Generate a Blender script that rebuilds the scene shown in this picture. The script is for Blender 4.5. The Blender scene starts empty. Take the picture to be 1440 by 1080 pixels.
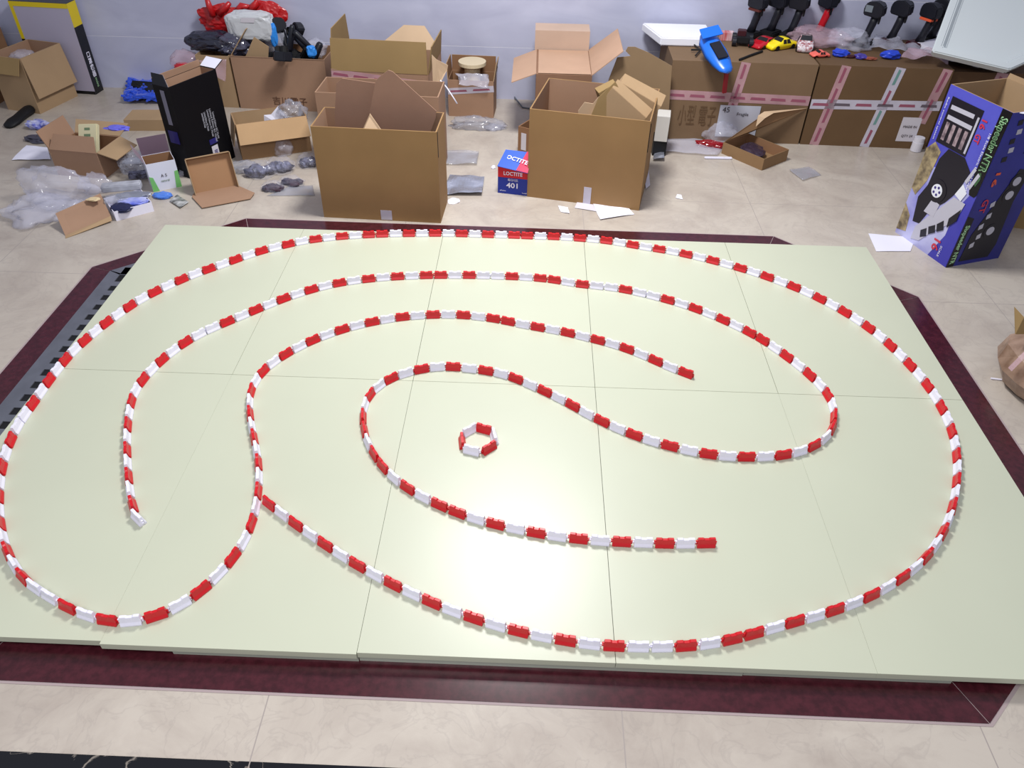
import bpy, math, random
from mathutils import Vector, Matrix, noise
SC = bpy.context.scene
COL = SC.collection
PI = math.pi
V = Vector

# ---------------------------------------------------------------- camera
FPX, CAMP, YAW, PITCH, ROLL = 1080.0, V((0.064355, -2.920622, 1.628262)), -0.019313, 0.699235, 0.0223875
_f = V((math.sin(YAW)*math.cos(PITCH), math.cos(YAW)*math.cos(PITCH), -math.sin(PITCH)))
_r = V((math.cos(YAW), -math.sin(YAW), 0)); _u = _r.cross(_f)
CR = math.cos(ROLL)*_r + math.sin(ROLL)*_u
CU = -math.sin(ROLL)*_r + math.cos(ROLL)*_u
cam = bpy.data.cameras.new('camera'); camo = bpy.data.objects.new('camera', cam); COL.objects.link(camo)
cam.sensor_width = 36; cam.lens = 27; cam.clip_start = .05
camo.matrix_world = Matrix(((CR.x, CU.x, -_f.x, CAMP.x), (CR.y, CU.y, -_f.y, CAMP.y), (CR.z, CU.z, -_f.z, CAMP.z), (0, 0, 0, 1)))
SC.camera = camo

ZF = -0.045      # floor level; the board tops are z = 0
YW = 1.74        # back wall
def ray(px, py): return (px-720)/FPX*CR - (py-540)/FPX*CU + _f
def at(px, py, z=ZF):
    d = ray(px, py); return CAMP + d*((z-CAMP.z)/d.z)
def atY(px, py, y):
    d = ray(px, py); return CAMP + d*((y-CAMP.y)/d.y)
def up(p, z): return V((p.x, p.y, z))

# ---------------------------------------------------------------- materials
MATS = {}
def mat(name, col, rough=.6, spec=.4, alpha=1, metal=0, noise_amt=0, scale=8, col2=None, bump=0, bscale=40, coat=0, emit=None, stretch=None, sheen=0, trans=0):
    if name in MATS: return MATS[name]
    m = bpy.data.materials.new(name); m.use_nodes = True; nt = m.node_tree; b = nt.nodes['Principled BSDF']
    c = (*col, 1)
    b.inputs['Base Color'].default_value = c; b.inputs['Roughness'].default_value = rough
    b.inputs['Specular IOR Level'].default_value = spec; b.inputs['Metallic'].default_value = metal
    b.inputs['Alpha'].default_value = alpha; b.inputs['Coat Weight'].default_value = coat
    b.inputs['Transmission Weight'].default_value = trans
    if sheen: b.inputs['Sheen Weight'].default_value = sheen
    tc = nt.nodes.new('ShaderNodeTexCoord'); mp = nt.nodes.new('ShaderNodeMapping'); nt.links.new(tc.outputs['Object'], mp.inputs[0])
    if stretch: mp.inputs['Scale'].default_value = stretch
    if noise_amt or col2:
        n = nt.nodes.new('ShaderNodeTexNoise'); n.inputs['Scale'].default_value = scale; n.inputs['Detail'].default_value = 5
        nt.links.new(mp.outputs[0], n.inputs['Vector'])
        r = nt.nodes.new('ShaderNodeValToRGB'); r.color_ramp.elements[0].position = .35; r.color_ramp.elements[1].position = .65
        k = noise_amt or .1
        r.color_ramp.elements[0].color = (*(col2 if col2 else [x*(1-k) for x in col]), 1)
        r.color_ramp.elements[1].color = (*([min(1, x*(1+k)) for x in col] if not col2 else col), 1)
        nt.links.new(n.outputs['Fac'], r.inputs[0]); nt.links.new(r.outputs[0], b.inputs['Base Color'])
    if bump:
        n2 = nt.nodes.new('ShaderNodeTexNoise'); n2.inputs['Scale'].default_value = bscale; n2.inputs['Detail'].default_value = 3
        nt.links.new(mp.outputs[0], n2.inputs['Vector'])
        bp = nt.nodes.new('ShaderNodeBump'); bp.inputs['Strength'].default_value = bump; bp.inputs['Distance'].default_value = .004
        nt.links.new(n2.outputs['Fac'], bp.inputs['Height']); nt.links.new(bp.outputs[0], b.inputs['Normal'])
    MATS[name] = m; return m
def srgb(r, g, b):
    f = lambda x: (x/255/12.92 if x <= 10 else ((x/255+.055)/1.055)**2.4)
    return (f(r), f(g), f(b))
def kraft(name, r, g, b): return mat('kraft_'+name, srgb(r, g, b), rough=.8, spec=.25, noise_amt=.05, scale=5, bump=.05, bscale=60)
K_GOLD = kraft('golden', 152, 119, 80); K_PINK = kraft('pinkish', 160, 127, 104); K_TAN = kraft('tan', 168, 140, 108)
K_DARK = kraft('brown', 140, 104, 76); K_LIGHT = kraft('light', 196, 168, 138); K_OLIVE = kraft('olive', 150, 124, 84)
WHITE = mat('white_paper', srgb(232, 230, 245), rough=.7); FOAM = mat('white_foam', srgb(238, 238, 246), rough=.8, bump=.1)
BLACK = mat('black_plastic', srgb(24, 25, 34), rough=.4); BLACKM = mat('black_matte', srgb(14, 14, 18), rough=.6)
DKBLUE = mat('dark_blue', srgb(30, 34, 70), rough=.5)
RED = mat('red_plastic', srgb(204, 18, 30), rough=.35, spec=.5); BWHITE = mat('barrier_white', srgb(233, 230, 245), rough=.4, spec=.5)
CLEAR = mat('clear_film', srgb(228, 228, 246), rough=.1, spec=1, alpha=.27, bump=1, bscale=14)
CLEARP = mat('clear_pink_film', srgb(225, 190, 205), rough=.12, spec=1, alpha=.3, bump=1, bscale=14)
CLEARG = mat('clear_grey_film', srgb(180, 182, 196), rough=.12, spec=1, alpha=.33, bump=1, bscale=16)
SILVER = mat('silver_foil', srgb(165, 168, 182), rough=.25, metal=.6, bump=.4, bscale=30)
TAPE = mat('pink_tape', srgb(192, 150, 156), rough=.25, spec=.6, alpha=.85, noise_amt=.12, scale=9)
TAPEW = mat('pale_tape', srgb(205, 200, 215), rough=.25, spec=.6, alpha=.85, noise_amt=.08, scale=9)
TPRINT = mat('tape_print', srgb(150, 84, 104), rough=.4); TPRINTG = mat('tape_print_green', srgb(110, 150, 145), rough=.4)
LABEL = mat('label_paper', srgb(205, 200, 208), rough=.6); INK = mat('ink', srgb(60, 52, 56), rough=.7); BRINK = mat('brown_ink', srgb(92, 62, 46), rough=.8)
BLUE = mat('bright_blue', srgb(30, 110, 220), rough=.3, spec=.6); BLUE2 = mat('royal_blue', srgb(40, 70, 200), rough=.35)
REDG = mat('glossy_red', srgb(190, 20, 36), rough=.25, coat=.3); YELLOW = mat('yellow_body', srgb(250, 225, 20), rough=.3, coat=.3)
ORANGE = mat('orange', srgb(225, 95, 60), rough=.4); GREYP = mat('grey_panel', srgb(100, 106, 118), rough=.3)

# ---------------------------------------------------------------- mesh builder
class MB:
    def __init__(s): s.v = []; s.f = []; s.m = []
    def add(s, vs, fs, m=0):
        o = len(s.v); s.v += [V(x) for x in vs]; s.f += [tuple(i+o for i in f) for f in fs]; s.m += [m]*len(fs); return s
    def slab(s, pts, t=.004, m=0, n=None):
        """polygon thickened by t against its normal"""
        pts = [V(p) for p in pts]
        if n is None: n = (pts[1]-pts[0]).cross(pts[2]-pts[0]).normalized()
        k = len(pts); b = [p-n*t for p in pts]
        return s.add(pts+b, [tuple(range(k)), tuple(range(2*k-1, k-1, -1))]+[(i, i+k, (i+1) % k+k, (i+1) % k) for i in range(k)], m)
    def box(s, c, d, rot=None, m=0):
        c = V(c); h = V(d)/2
        vs = [V((x*h.x, y*h.y, z*h.z)) for x in (-1, 1) for y in (-1, 1) for z in (-1, 1)]
        if rot is not None: vs = [rot @ q for q in vs]
        return s.add([c+q for q in vs], [(0, 1, 3, 2), (4, 6, 7, 5), (0, 4, 5, 1), (2, 3, 7, 6), (0, 2, 6, 4), (1, 5, 7, 3)], m)
    def prism(s, prof, y0, y1, m=0, f=lambda x, y, z: V((x, y, z))):
        """profile in xz extruded along y"""
        k = len(prof)
        vs = [f(x, y0, z) for x, z in prof]+[f(x, y1, z) for x, z in prof]
        return s.add(vs, [tuple(range(k)), tuple(range(2*k-1, k-1, -1))]+[(i, i+k, (i+1) % k+k, (i+1) % k) for i in range(k)], m)
    def tube(s, path, r, n=8, m=0):
        path = [V(p) for p in path]; rs = r if isinstance(r, (list, tuple)) else [r]*len(path); vs = []; fs = []
        for i, p in enumerate(path):
            d = (path[min(i+1, len(path)-1)]-path[max(i-1, 0)]).normalized()
            a = d.cross(V((0, 0, 1)) if abs(d.z) < .9 else V((1, 0, 0))).normalized(); b = d.cross(a)
            for j in range(n): vs.append(p+(a*math.cos(2*PI*j/n)+b*math.sin(2*PI*j/n))*rs[i])
        for i in range(len(path)-1):
            for j in range(n): fs.append((i*n+j, i*n+(j+1) % n, (i+1)*n+(j+1) % n, (i+1)*n+j))
        fs += [tuple(range(n-1, -1, -1)), tuple(range((len(path)-1)*n, len(path)*n))]
        return s.add(vs, fs, m)
    def build(s, name, mats, parent=None, smooth=False, loc=None, bevel=0):
        me = bpy.data.meshes.new(name)
        off = parent.location if (parent is not None and parent.get('_w')) else V((0, 0, 0))
        if parent is not None and parent.get('_pl'): off = V(parent['_pl'])
        if loc is not None: off = V(loc)
        me.from_pydata([tuple(v-off) for v in s.v], [], s.f)
        if not isinstance(mats, (list, tuple)): mats = [mats]
        for mm in mats: me.materials.append(mm)
        me.polygons.foreach_set('material_index', s.m)
        import bmesh
        bm = bmesh.new(); bm.from_mesh(me); bmesh.ops.recalc_face_normals(bm, faces=bm.faces)
        if bevel: bmesh.ops.bevel(bm, geom=bm.edges[:], offset=bevel, segments=2, affect='EDGES', clamp_overlap=True)
        bm.to_mesh(me); bm.free()
        if smooth: me.polygons.foreach_set('use_smooth', [True]*len(me.polygons))
        o = bpy.data.objects.new(name, me); COL.objects.link(o)
        if parent is not None:
            o.parent = parent
            if parent.type == 'MESH' or parent.get('_w'): o['_pl'] = tuple(off)
        elif loc is not None: o.location = V(loc); o['_pl'] = tuple(off)
        return o

def tag(o, label, cat, group=None, kind=None):
    if label: o['label'] = label; o['category'] = cat
    if group: o['group'] = group
    if kind: o['kind'] = kind
    return o
def thing(name, label, cat, loc=(0, 0, 0), rotz=0, group=None, world=True):
    o = bpy.data.objects.new(name, None); COL.objects.link(o); o.location = loc; o.rotation_euler = (0, 0, rotz); o.empty_display_size = .05
    if world: o['_w'] = 1
    return tag(o, label, cat, group)
def structure(name, mb, mats, parent=None):
    o = mb.build(name, mats, parent); o['kind'] = 'structure'; return o

def text_mesh(s, size, mtx, m, parent, name='lettering', depth=.0006, label=None, bold=False, stretch=1.0, fit=None):
    """lettering lying in the xy plane of mtx (x right, y up, z out), centred"""
    cu = bpy.data.curves.new('t', 'FONT'); cu.body = s; cu.size = size; cu.align_x = 'CENTER'; cu.align_y = 'CENTER'; cu.extrude = depth/2
    if bold: cu.offset = size*.018
    cu.resolution_u = 2
    t = bpy.data.objects.new('t', cu); COL.objects.link(t)
    dg = bpy.context.evaluated_depsgraph_get(); me = bpy.data.meshes.new_from_object(t.evaluated_get(dg)); bpy.data.objects.remove(t)
    if not len(me.vertices): return None
    sx = stretch
    if fit:
        xs = [v.co.x for v in me.vertices]; sx = fit/max(1e-6, max(xs)-min(xs))
    mb = MB(); mb.v = [mtx @ V((v.co.x*sx, v.co.y, v.co.z)) for v in me.vertices]; mb.f = [tuple(p.vertices) for p in me.polygons]; mb.m = [0]*len(mb.f)
    bpy.data.meshes.remove(me)
    o = mb.build(name, m, parent)
    if label: o['label'] = label
    return o
def frame(o, x, y):
    """matrix with origin o, x axis x, y axis y"""
    x = V(x).normalized(); y = V(y); y = (y-x*y.dot(x)).normalized(); z = x.cross(y)
    return Matrix(((x.x, y.x, z.x, o[0]), (x.y, y.y, z.y, o[1]), (x.z, y.z, z.z, o[2]), (0, 0, 0, 1)))

# ---------------------------------------------------------------- cartons
class Carton:
    def __init__(s, label, A, B, depth, h, m=None, inner=None, closed=False, flaps=(), t=.005, name='cardboard_carton', cat='box', group=None, tilt=0, body_name='body'):
        A = V(A); B = V(B); s.A = A; s.w = (B-A).length
        s.x = (B-A).normalized(); zz = V((0, 0, 1)); s.y = zz.cross(s.x).normalized(); s.z = zz
        if tilt:   # lean backwards about the front edge
            R = Matrix.Rotation(tilt, 3, s.x); s.y = R @ s.y; s.z = R @ s.z
        s.d = depth; s.h = h; s.t = t
        s.o = thing(name, label, cat, A, 0, group)
        m = m or K_TAN; s.m = m; im = inner or m
        P = s.P; w, d = s.w, depth; mb = MB()
        def wall(a, b, c, e, out):  # outer face mat 0, built as slab
            mb.slab([a, b, c, e], t, 0, n=out)
        wall(P(0, 0, 0), P(w, 0, 0), P(w, 0, h), P(0, 0, h), -s.y)
        wall(P(0, d, 0), P(w, d, 0), P(w, d, h), P(0, d, h), s.y)
        wall(P(0, t, 0), P(0, d-t, 0), P(0, d-t, h), P(0, t, h), -s.x)
        wall(P(w, t, 0), P(w, d-t, 0), P(w, d-t, h), P(w, t, h), s.x)
        wall(P(t, t, 0), P(w-t, t, 0), P(w-t, d-t, 0), P(t, d-t, 0), -s.z)
        if closed: wall(P(t, t, h), P(w-t, t, h), P(w-t, d-t, h), P(t, d-t, h), s.z)
        if inner:
            g = t+.0006
            mb.slab([P(g, g, t), P(w-g, g, t), P(w-g, g, h-.001), P(g, g, h-.001)], .0005, 1, n=-s.y)
            mb.slab([P(g, d-g, t), P(w-g, d-g, t), P(w-g, d-g, h-.001), P(g, d-g, h-.001)], .0005, 1, n=s.y)
            mb.slab([P(g, g, t), P(g, d-g, t), P(g, d-g, h-.001), P(g, g, h-.001)], .0005, 1, n=-s.x)
            mb.slab([P(w-g, g, t), P(w-g, d-g, t), P(w-g, d-g, h-.001), P(w-g, g, h-.001)], .0005, 1, n=s.x)
        s.body = mb.build(body_name, [m, im], s.o)
        for fl in flaps: s.flap(*fl)
    def P(s, x, y, z): return s.A+s.x*x+s.y*y+s.z*z
    def flap(s, side, ang, L, ins=(.004, .004), m=None, m2=None, hinge=(0, 1), name='flap'):
        w, d, h = s.w, s.d, s.h
        e = {'F': (s.P(0, 0, h), s.P(w, 0, h), -s.y), 'K': (s.P(w, d, h), s.P(0, d, h), s.y),
             'L': (s.P(0, d, h), s.P(0, 0, h), -s.x), 'R': (s.P(w, 0, h), s.P(w, d, h), s.x)}[side]
        p, q, n = e; p, q = p.lerp(q, hinge[0]), p.lerp(q, hinge[1])
        a = math.radians(ang); di = s.z*math.cos(a)+n*math.sin(a); along = (q-p).normalized()
        nn = n*math.cos(a)-s.z*math.sin(a)
        o_ = nn*(.0015)
        pts = [p+along*.003+o_, q-along*.003+o_, q-along*ins[1]+di*L+o_, p+along*ins[0]+di*L+o_]
        mb = MB().slab(pts, s.t*.8, 0, n=nn)
        if m2: mb.slab([pp-nn*(s.t*.8+.0004) for pp in pts], .0004, 1, n=nn)
        return mb.build(name, [m or s.m, m2 or m or s.m], s.o)
    def strip(s, face, u0, v0, u1, v1, wd, m=None, prints=None, name='tape', off=.0012, n=9):
        """a tape strip from (u0,v0) to (u1,v1) on a face ('F' front, 'T' top, 'R' right, 'L' left)"""
        w, d, h = s.w, s.d, s.h
        g = {'F': lambda u, v: s.P(u, -off, v), 'T': lambda u, v: s.P(u, v, h+off), 'R': lambda u, v: s.P(w+off, u, v), 'L': lambda u, v: s.P(-off, d-u, v)}[face]
        nn = {'F': -s.y, 'T': s.z, 'R': s.x, 'L': -s.x}[face]
        dv = V((u1-u0, v1-v0)); L = dv.length; dv /= L; pv = V((-dv.y, dv.x))*wd/2
        q = lambda a, b, k=0: g(*(V((u0, v0))+dv*a+pv*b))+nn*k
        mb = MB().slab([q(0, -1), q(L, -1), q(L, 1), q(0, 1)], .001, 0, n=nn)
        if prints:
            k = max(1, int(L/.1)); st = L/k
            for i in range(k):
                mb.slab([q(i*st+st*.08, -.3, .0005), q(i*st+st*.84, -.34, .0005), q(i*st+st*.8, .22, .0005), q(i*st+st*.12, .27, .0005)], .0004, 1+(i % len(prints)), n=nn)
        return mb.build(name, [m or TAPE]+list(prints or []), s.o)
    def patch(s, face, u0, v0, u1, v1, m, name='label', off=.0016):
        w, d, h = s.w, s.d, s.h
        g = {'F': lambda u, v: s.P(u, -off, v), 'T': lambda u, v: s.P(u, v, h+off), 'R': lambda u, v: s.P(w+off, u, v), 'L': lambda u, v: s.P(-off, d-u, v)}[face]
        nn = {'F': -s.y, 'T': s.z, 'R': s.x, 'L': -s.x}[face]
        return MB().slab([g(u0, v0), g(u1, v0), g(u1, v1), g(u0, v1)], .0012, 0, n=nn).build(name, m, s.o)
    def fm(s, face, u, v, off=.002):
        """frame for lettering on a face"""
        w, d, h = s.w, s.d, s.h
        if face == 'F': return frame(s.P(u, -off, v), s.x, s.z)
        if face == 'R': return frame(s.P(w+off, u, v), s.y, s.z)
        if face == 'T': return frame(s.P(u, v, h+off), s.x, s.y)
        return frame(s.P(-off, d-u, v), -s.y, s.z)

# ---------------------------------------------------------------- crumpled things
def icos(sub):
    import bmesh
    bm = bmesh.new(); bmesh.ops.create_icosphere(bm, subdivisions=sub, radius=1)
    vs = [v.co.copy() for v in bm.verts]; fs = [tuple(v.index for v in f.verts) for f in bm.faces]; bm.free(); return vs, fs
ICO = {k: icos(k) for k in (2, 3, 4)}
def lump(c, size, seed=0, amp=.35, freq=1.6, sub=4, rz=0, floor=None, sq=1.0, mb=None, m=0):
    """a crumpled blob: centre, half sizes"""
    vs, fs = ICO[sub]; out = []; c = V(c); R = Matrix.Rotation(rz, 3, 'Z'); S = V((seed*7.3, seed*3.1, seed*1.7))
    for v in vs:
        n1 = noise.noise(v*freq+S); n2 = 1-abs(noise.noise(v*freq*2.7+S*2))*2
        n3 = (1-abs(noise.noise(v*freq*5.5+S*3))*2)*(.16 if sub == 4 else 0)
        k = 1+amp*(n1*.9+n2*.35+n3-.15)
        q = V((math.copysign(abs(v.x)**sq, v.x), math.copysign(abs(v.y)**sq, v.y), math.copysign(abs(v.z)**sq, v.z)))*k
        q = R @ V((q.x*size[0], q.y*size[1], q.z*size[2]))+c
        if floor is not None and q.z < floor+.001: q.z = floor+.001+.0005*(abs(n1))
        out.append(q)
    mb = mb or MB(); return mb.add(out, fs, m)
def sheet(corners, nx=14, ny=10, amp=.004, seed=1, t=.0008, m=0, mb=None, lift=0, freq=14, jag=0, curl=0):
    """thin crumpled sheet spanning four corners, resting on its lowest plane"""
    a, b, c, d = [V(x) for x in corners]; n = (b-a).cross(d-a).normalized()
    if n.z < 0: n = -n
    top = []
    for j in range(ny+1):
        for i in range(nx+1):
            u, v = i/nx, j/ny
            p = a.lerp(b, u).lerp(d.lerp(c, u), v)
            if jag and (i in (0, nx) or j in (0, ny)):
                ce = (a+b+c+d)/4; p = p.lerp(ce, jag*(.5+.5*noise.noise(p*30+V((seed, 0, 0)))))
            z = amp*(noise.noise(p*freq+V((seed*5, 0, 0)))+1)+lift+curl*(max(0, abs(u-.5)*2-.6)**2+max(0, abs(v-.5)*2-.6)**2)
            top.append(p+n*z)
    k = len(top); bot = [p-n*t for p in top]; fs = []
    for j in range(ny):
        for i in range(nx):
            q = j*(nx+1)+i; fs.append((q, q+1, q+nx+2, q+nx+1)); fs.append((k+q+nx+1, k+q+nx+2, k+q+1, k+q))
    ring = [i for i in range(nx+1)]+[j*(nx+1)+nx for j in range(1, ny+1)]+[ny*(nx+1)+i for i in range(nx-1, -1, -1)]+[j*(nx+1) for j in range(ny-1, 0, -1)]
    for i in range(len(ring)):
        x, y = ring[i], ring[(i+1) % len(ring)]; fs.append((y, x, x+k, y+k))
    mb = mb or MB(); return mb.add(top+bot, fs, m)
def one(name, mb, mats, label, cat, smooth=False, group=None, loc=None, bevel=0):
    if mats in (CLEAR, CLEARG, CLEARP): smooth = True
    """a top-level thing made of a single mesh, its origin at its base"""
    if loc is None:
        xs = [v.x for v in mb.v]; ys = [v.y for v in mb.v]; zs = [v.z for v in mb.v]
        loc = V(((min(xs)+max(xs))/2, (min(ys)+max(ys))/2, min(zs)))
    o = mb.build(name, mats, None, smooth, loc, bevel); return tag(o, label, cat, group)
# ================================================================ the setting
def floor_mat():
    m = bpy.data.materials.new('beige_floor_tile'); m.use_nodes = True; nt = m.node_tree; N = nt.nodes; L = nt.links; b = N['Principled BSDF']
    tc = N.new('ShaderNodeTexCoord'); sep = N.new('ShaderNodeSeparateXYZ'); L.new(tc.outputs['Object'], sep.inputs[0])
    def line(sock, off):
        a = N.new('ShaderNodeMath'); a.operation = 'ADD'; a.inputs[1].default_value = -off+80; L.new(sock, a.inputs[0])
        d = N.new('ShaderNodeMath'); d.operation = 'MODULO'; d.inputs[1].default_value = .8; L.new(a.outputs[0], d.inputs[0])
        c = N.new('ShaderNodeMath'); c.operation = 'LESS_THAN'; c.inputs[1].default_value = .0028; L.new(d.outputs[0], c.inputs[0]); return c.outputs[0]
    mx = N.new('ShaderNodeMath'); mx.operation = 'MAXIMUM'; L.new(line(sep.outputs[0], -.49), mx.inputs[0]); L.new(line(sep.outputs[1], .46), mx.inputs[1])
    n1 = N.new('ShaderNodeTexNoise'); n1.inputs['Scale'].default_value = 3.2; n1.inputs['Detail'].default_value = 8; n1.inputs['Roughness'].default_value = .65; n1.inputs['Distortion'].default_value = .6
    L.new(tc.outputs['Object'], n1.inputs['Vector'])
    r = N.new('ShaderNodeValToRGB'); e = r.color_ramp.elements; e[0].position = .3; e[0].color = (*srgb(166, 154, 144), 1); e[1].position = .62; e[1].color = (*srgb(192, 182, 170), 1)
    L.new(n1.outputs['Fac'], r.inputs[0])
    n2 = N.new('ShaderNodeTexNoise'); n2.inputs['Scale'].default_value = 9; n2.inputs['Detail'].default_value = 10; n2.inputs['Distortion'].default_value = 1.6; L.new(tc.outputs['Object'], n2.inputs['Vector'])
    r2 = N.new('ShaderNodeValToRGB'); e = r2.color_ramp.elements; e[0].position = .47; e[0].color = (0, 0, 0, 1); e[1].position = .5; e[1].color = (1, 1, 1, 1); q = e.new(.53); q.color = (0, 0, 0, 1)
    L.new(n2.outputs['Fac'], r2.inputs[0])
    sc = N.new('ShaderNodeMath'); sc.operation = 'MULTIPLY'; sc.inputs[1].default_value = .22; L.new(r2.outputs[0], sc.inputs[0])
    m1 = N.new('ShaderNodeMixRGB'); m1.inputs[2].default_value = (*srgb(150, 140, 134), 1); L.new(sc.outputs[0], m1.inputs[0]); L.new(r.outputs[0], m1.inputs[1])
    m2 = N.new('ShaderNodeMixRGB'); m2.inputs[2].default_value = (*srgb(160, 150, 144), 1); L.new(mx.outputs[0], m2.inputs[0]); L.new(m1.outputs[0], m2.inputs[1])
    L.new(m2.outputs[0], b.inputs['Base Color']); b.inputs['Roughness'].default_value = .28; b.inputs['Specular IOR Level'].default_value = .35
    return m
def wall_mat():
    m = bpy.data.materials.new('lavender_wall_tile'); m.use_nodes = True; nt = m.node_tree; N = nt.nodes; L = nt.links; b = N['Principled BSDF']
    tc = N.new('ShaderNodeTexCoord'); n = N.new('ShaderNodeTexNoise'); n.inputs['Scale'].default_value = 2.5; n.inputs['Detail'].default_value = 6; n.inputs['Distortion'].default_value = .8
    mp = N.new('ShaderNodeMapping'); mp.inputs['Scale'].default_value = (1, 1, 2.2); L.new(tc.outputs['Object'], mp.inputs[0]); L.new(mp.outputs[0], n.inputs['Vector'])
    r = N.new('ShaderNodeValToRGB'); e = r.color_ramp.elements; e[0].position = .3; e[0].color = (*srgb(176, 178, 202), 1); e[1].position = .7; e[1].color = (*srgb(196, 198, 220), 1)
    L.new(n.outputs['Fac'], r.inputs[0]); L.new(r.outputs[0], b.inputs['Base Color']); b.inputs['Roughness'].default_value = .3; b.inputs['Specular IOR Level'].default_value = .4
    return m
FLOORM = floor_mat(); WALLM = wall_mat()
GROUT = mat('wall_grout', srgb(222, 222, 232), rough=.7)
GRAN = mat('dark_red_granite', srgb(66, 24, 32), rough=.22, spec=.5, noise_amt=.25, scale=60)
GROUTP = mat('pinkish_grout', srgb(165, 148, 148), rough=.7)
structure('floor', MB().box((0, -1.2, ZF-.03), (9, 6.2, .06)), FLOORM)
# back wall: rows of 0.3 m tiles with pale grout lines between them
mb = MB().box((0, YW+.05, 1.2), (9, .09, 2.6), m=1)
for k in range(9):
    z0 = ZF+.3*k+(.0 if k else .0); mb.box((0, YW+.0049, z0+.1485), (9, .0008, .297), m=0)
structure('wall_back', mb, [WALLM, GROUT])
# red granite frame laid in the floor around the boards
OCT = [(-1.205, .155), (1.15, .145), (1.62, -.31), (1.62, -1.6), (1.135, -2.057), (-1.2, -2.05), (-1.7, -1.6), (-1.7, -.29)]
INN = [(-1.15, .02), (1.09, .01), (1.48, -.36), (1.48, -1.54), (1.075, -1.925), (-1.14, -1.92), (-1.615, -1.55), (-1.615, -.315)]
def inset2(a, b, c, d, g):  # shrink quad by g along its two mitred ends
    ab = (b-a).normalized()*g; dc = (c-d).normalized()*g; return a+ab, b-ab, c-dc, d+dc
mbg = MB()
for i in range(8):
    j = (i+1) % 8
    a, b_, c, d = V((*OCT[i], ZF+.0022)), V((*OCT[j], ZF+.0022)), V((*INN[j], ZF+.0022)), V((*INN[i], ZF+.0022))
    structure('trim_%d' % (i+1), MB().slab(inset2(a, b_, c, d, .0012), .002, 0, n=V((0, 0, 1))), GRAN)
o8 = [V((x*1.0045, (y+.95)*1.006-.95, ZF+.001)) for x, y in OCT]
structure('trim_9', MB().slab(o8, .0008, 0, n=V((0, 0, 1))), GROUTP)
# black marble band in front
BMARB = mat('black_marble', srgb(12, 12, 14), rough=.15, spec=.6)
def black_marble():
    nt = BMARB.node_tree; N = nt.nodes; L = nt.links; b = N['Principled BSDF']; tc = N.new('ShaderNodeTexCoord')
    n = N.new('ShaderNodeTexNoise'); n.inputs['Scale'].default_value = 3.5; n.inputs['Detail'].default_value = 9; n.inputs['Distortion'].default_value = 2.2; L.new(tc.outputs['Object'], n.inputs['Vector'])
    r = N.new('ShaderNodeValToRGB'); e = r.color_ramp.elements; e[0].position = .4; e[0].color = (.004, .004, .006, 1); e[1].position = .408; e[1].color = (.3, .26, .22, 1); q = e.new(.416); q.color = (.004, .004, .006, 1)
    L.new(n.outputs['Fac'], r.inputs[0]); L.new(r.outputs[0], b.inputs['Base Color'])
black_marble()
for i, (xa, xb) in enumerate(((-1.29, -.489), (-.486, .32), (-2.1, -1.293), (.323, 1.12))):
    structure('trim_%d' % (10+i), MB().box(((xa+xb)/2, -2.36, ZF+.001), (xb-xa, .305, .002)), BMARB)

# grey floor grating at the left edge of the boards
gr = thing('floor_grate', 'grey metal floor grate with a row of black slots, left of the boards', 'grate', (-1.56, -.95, ZF), 0)
GM = mat('grate_metal', srgb(118, 120, 130), rough=.4, metal=.5, noise_amt=.1, scale=12)
zt = ZF+.006
mb = MB().slab([V((-1.613, -1.5, zt)), V((-1.563, -1.5, zt)), V((-1.563, -.335, zt)), V((-1.613, -.315, zt))], .004, 0, n=V((0, 0, 1)))
mb.slab([V((-1.613, -.318, zt)), V((-1.563, -.345, zt)), V((-1.497, -.345, zt)), V((-1.497, -.22, zt))], .004, 0, n=V((0, 0, 1)))
k = 0; y = -.336
mb.box((-1.53, y+.02, zt-.002), (.066, .052, .004))
for k in range(18):
    yc = -.378-.065*k; mb.box((-1.53, yc-.0325, zt-.002), (.066, .031, .004))
mb.build('bar_panel', GM, gr)
MB().box((-1.53, -.93, ZF+.0014), (.07, 1.2, .0024)).build('slot_void', BLACKM, gr)  # black sheet stands in for the dark void under the slots

# ---------------------------------------------------------------- boards
BOARD = mat('pale_yellow_board', srgb(194, 197, 175), rough=.36, spec=.5, noise_amt=.012, scale=3)
BOARDL = mat('board_lower', srgb(180, 184, 168), rough=.3, spec=.5)
col_names = ['leftmost', 'second from left', 'middle', 'second from right', 'rightmost']
BD = .986
offs = {(0, 1): -.004, (1, 1): .004, (2, 1): .0, (3, 1): .0, (4, 1): 0}
for j in range(2):
    for i in range(5):
        gx = {(0, 1): .0001, (3, 1): .0002, (1, 1): .0005, (0, 0): .0005}; x0, x1 = -1.5+.6*i+gx.get((i-1, j), .0007), -1.5+.6*(i+1)-gx.get((i, j), .0007); y1 = -BD*j-.0007; y0 = -BD*(j+1)+.0007-offs.get((i, j), 0)
        mb = MB().box(((x0+x1)/2, (y0+y1)/2, -.010), (x1-x0, y1-y0, .020))
        o = one('track_board', mb, BOARD, f"pale yellow-green track board, {col_names[i]} in the {'back' if j == 0 else 'front'} row", 'board', group='top boards of the track', loc=((x0+x1)/2, (y0+y1)/2, -.02), bevel=.0002)
lows = [(-.74, -.3), (-.298, .6), (.602, 1.085)]
for i, (xa, xb) in enumerate(lows):
    mb = MB().box(((xa+xb)/2, -.985, -.0325), (xb-xa, 1.966-i*.004, .0225))
    one('support_board', mb, BOARDL, ['left', 'middle', 'right'][i]+' one of the lower boards showing as an edge under the front of the track', 'board', group='lower boards under the track')
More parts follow.
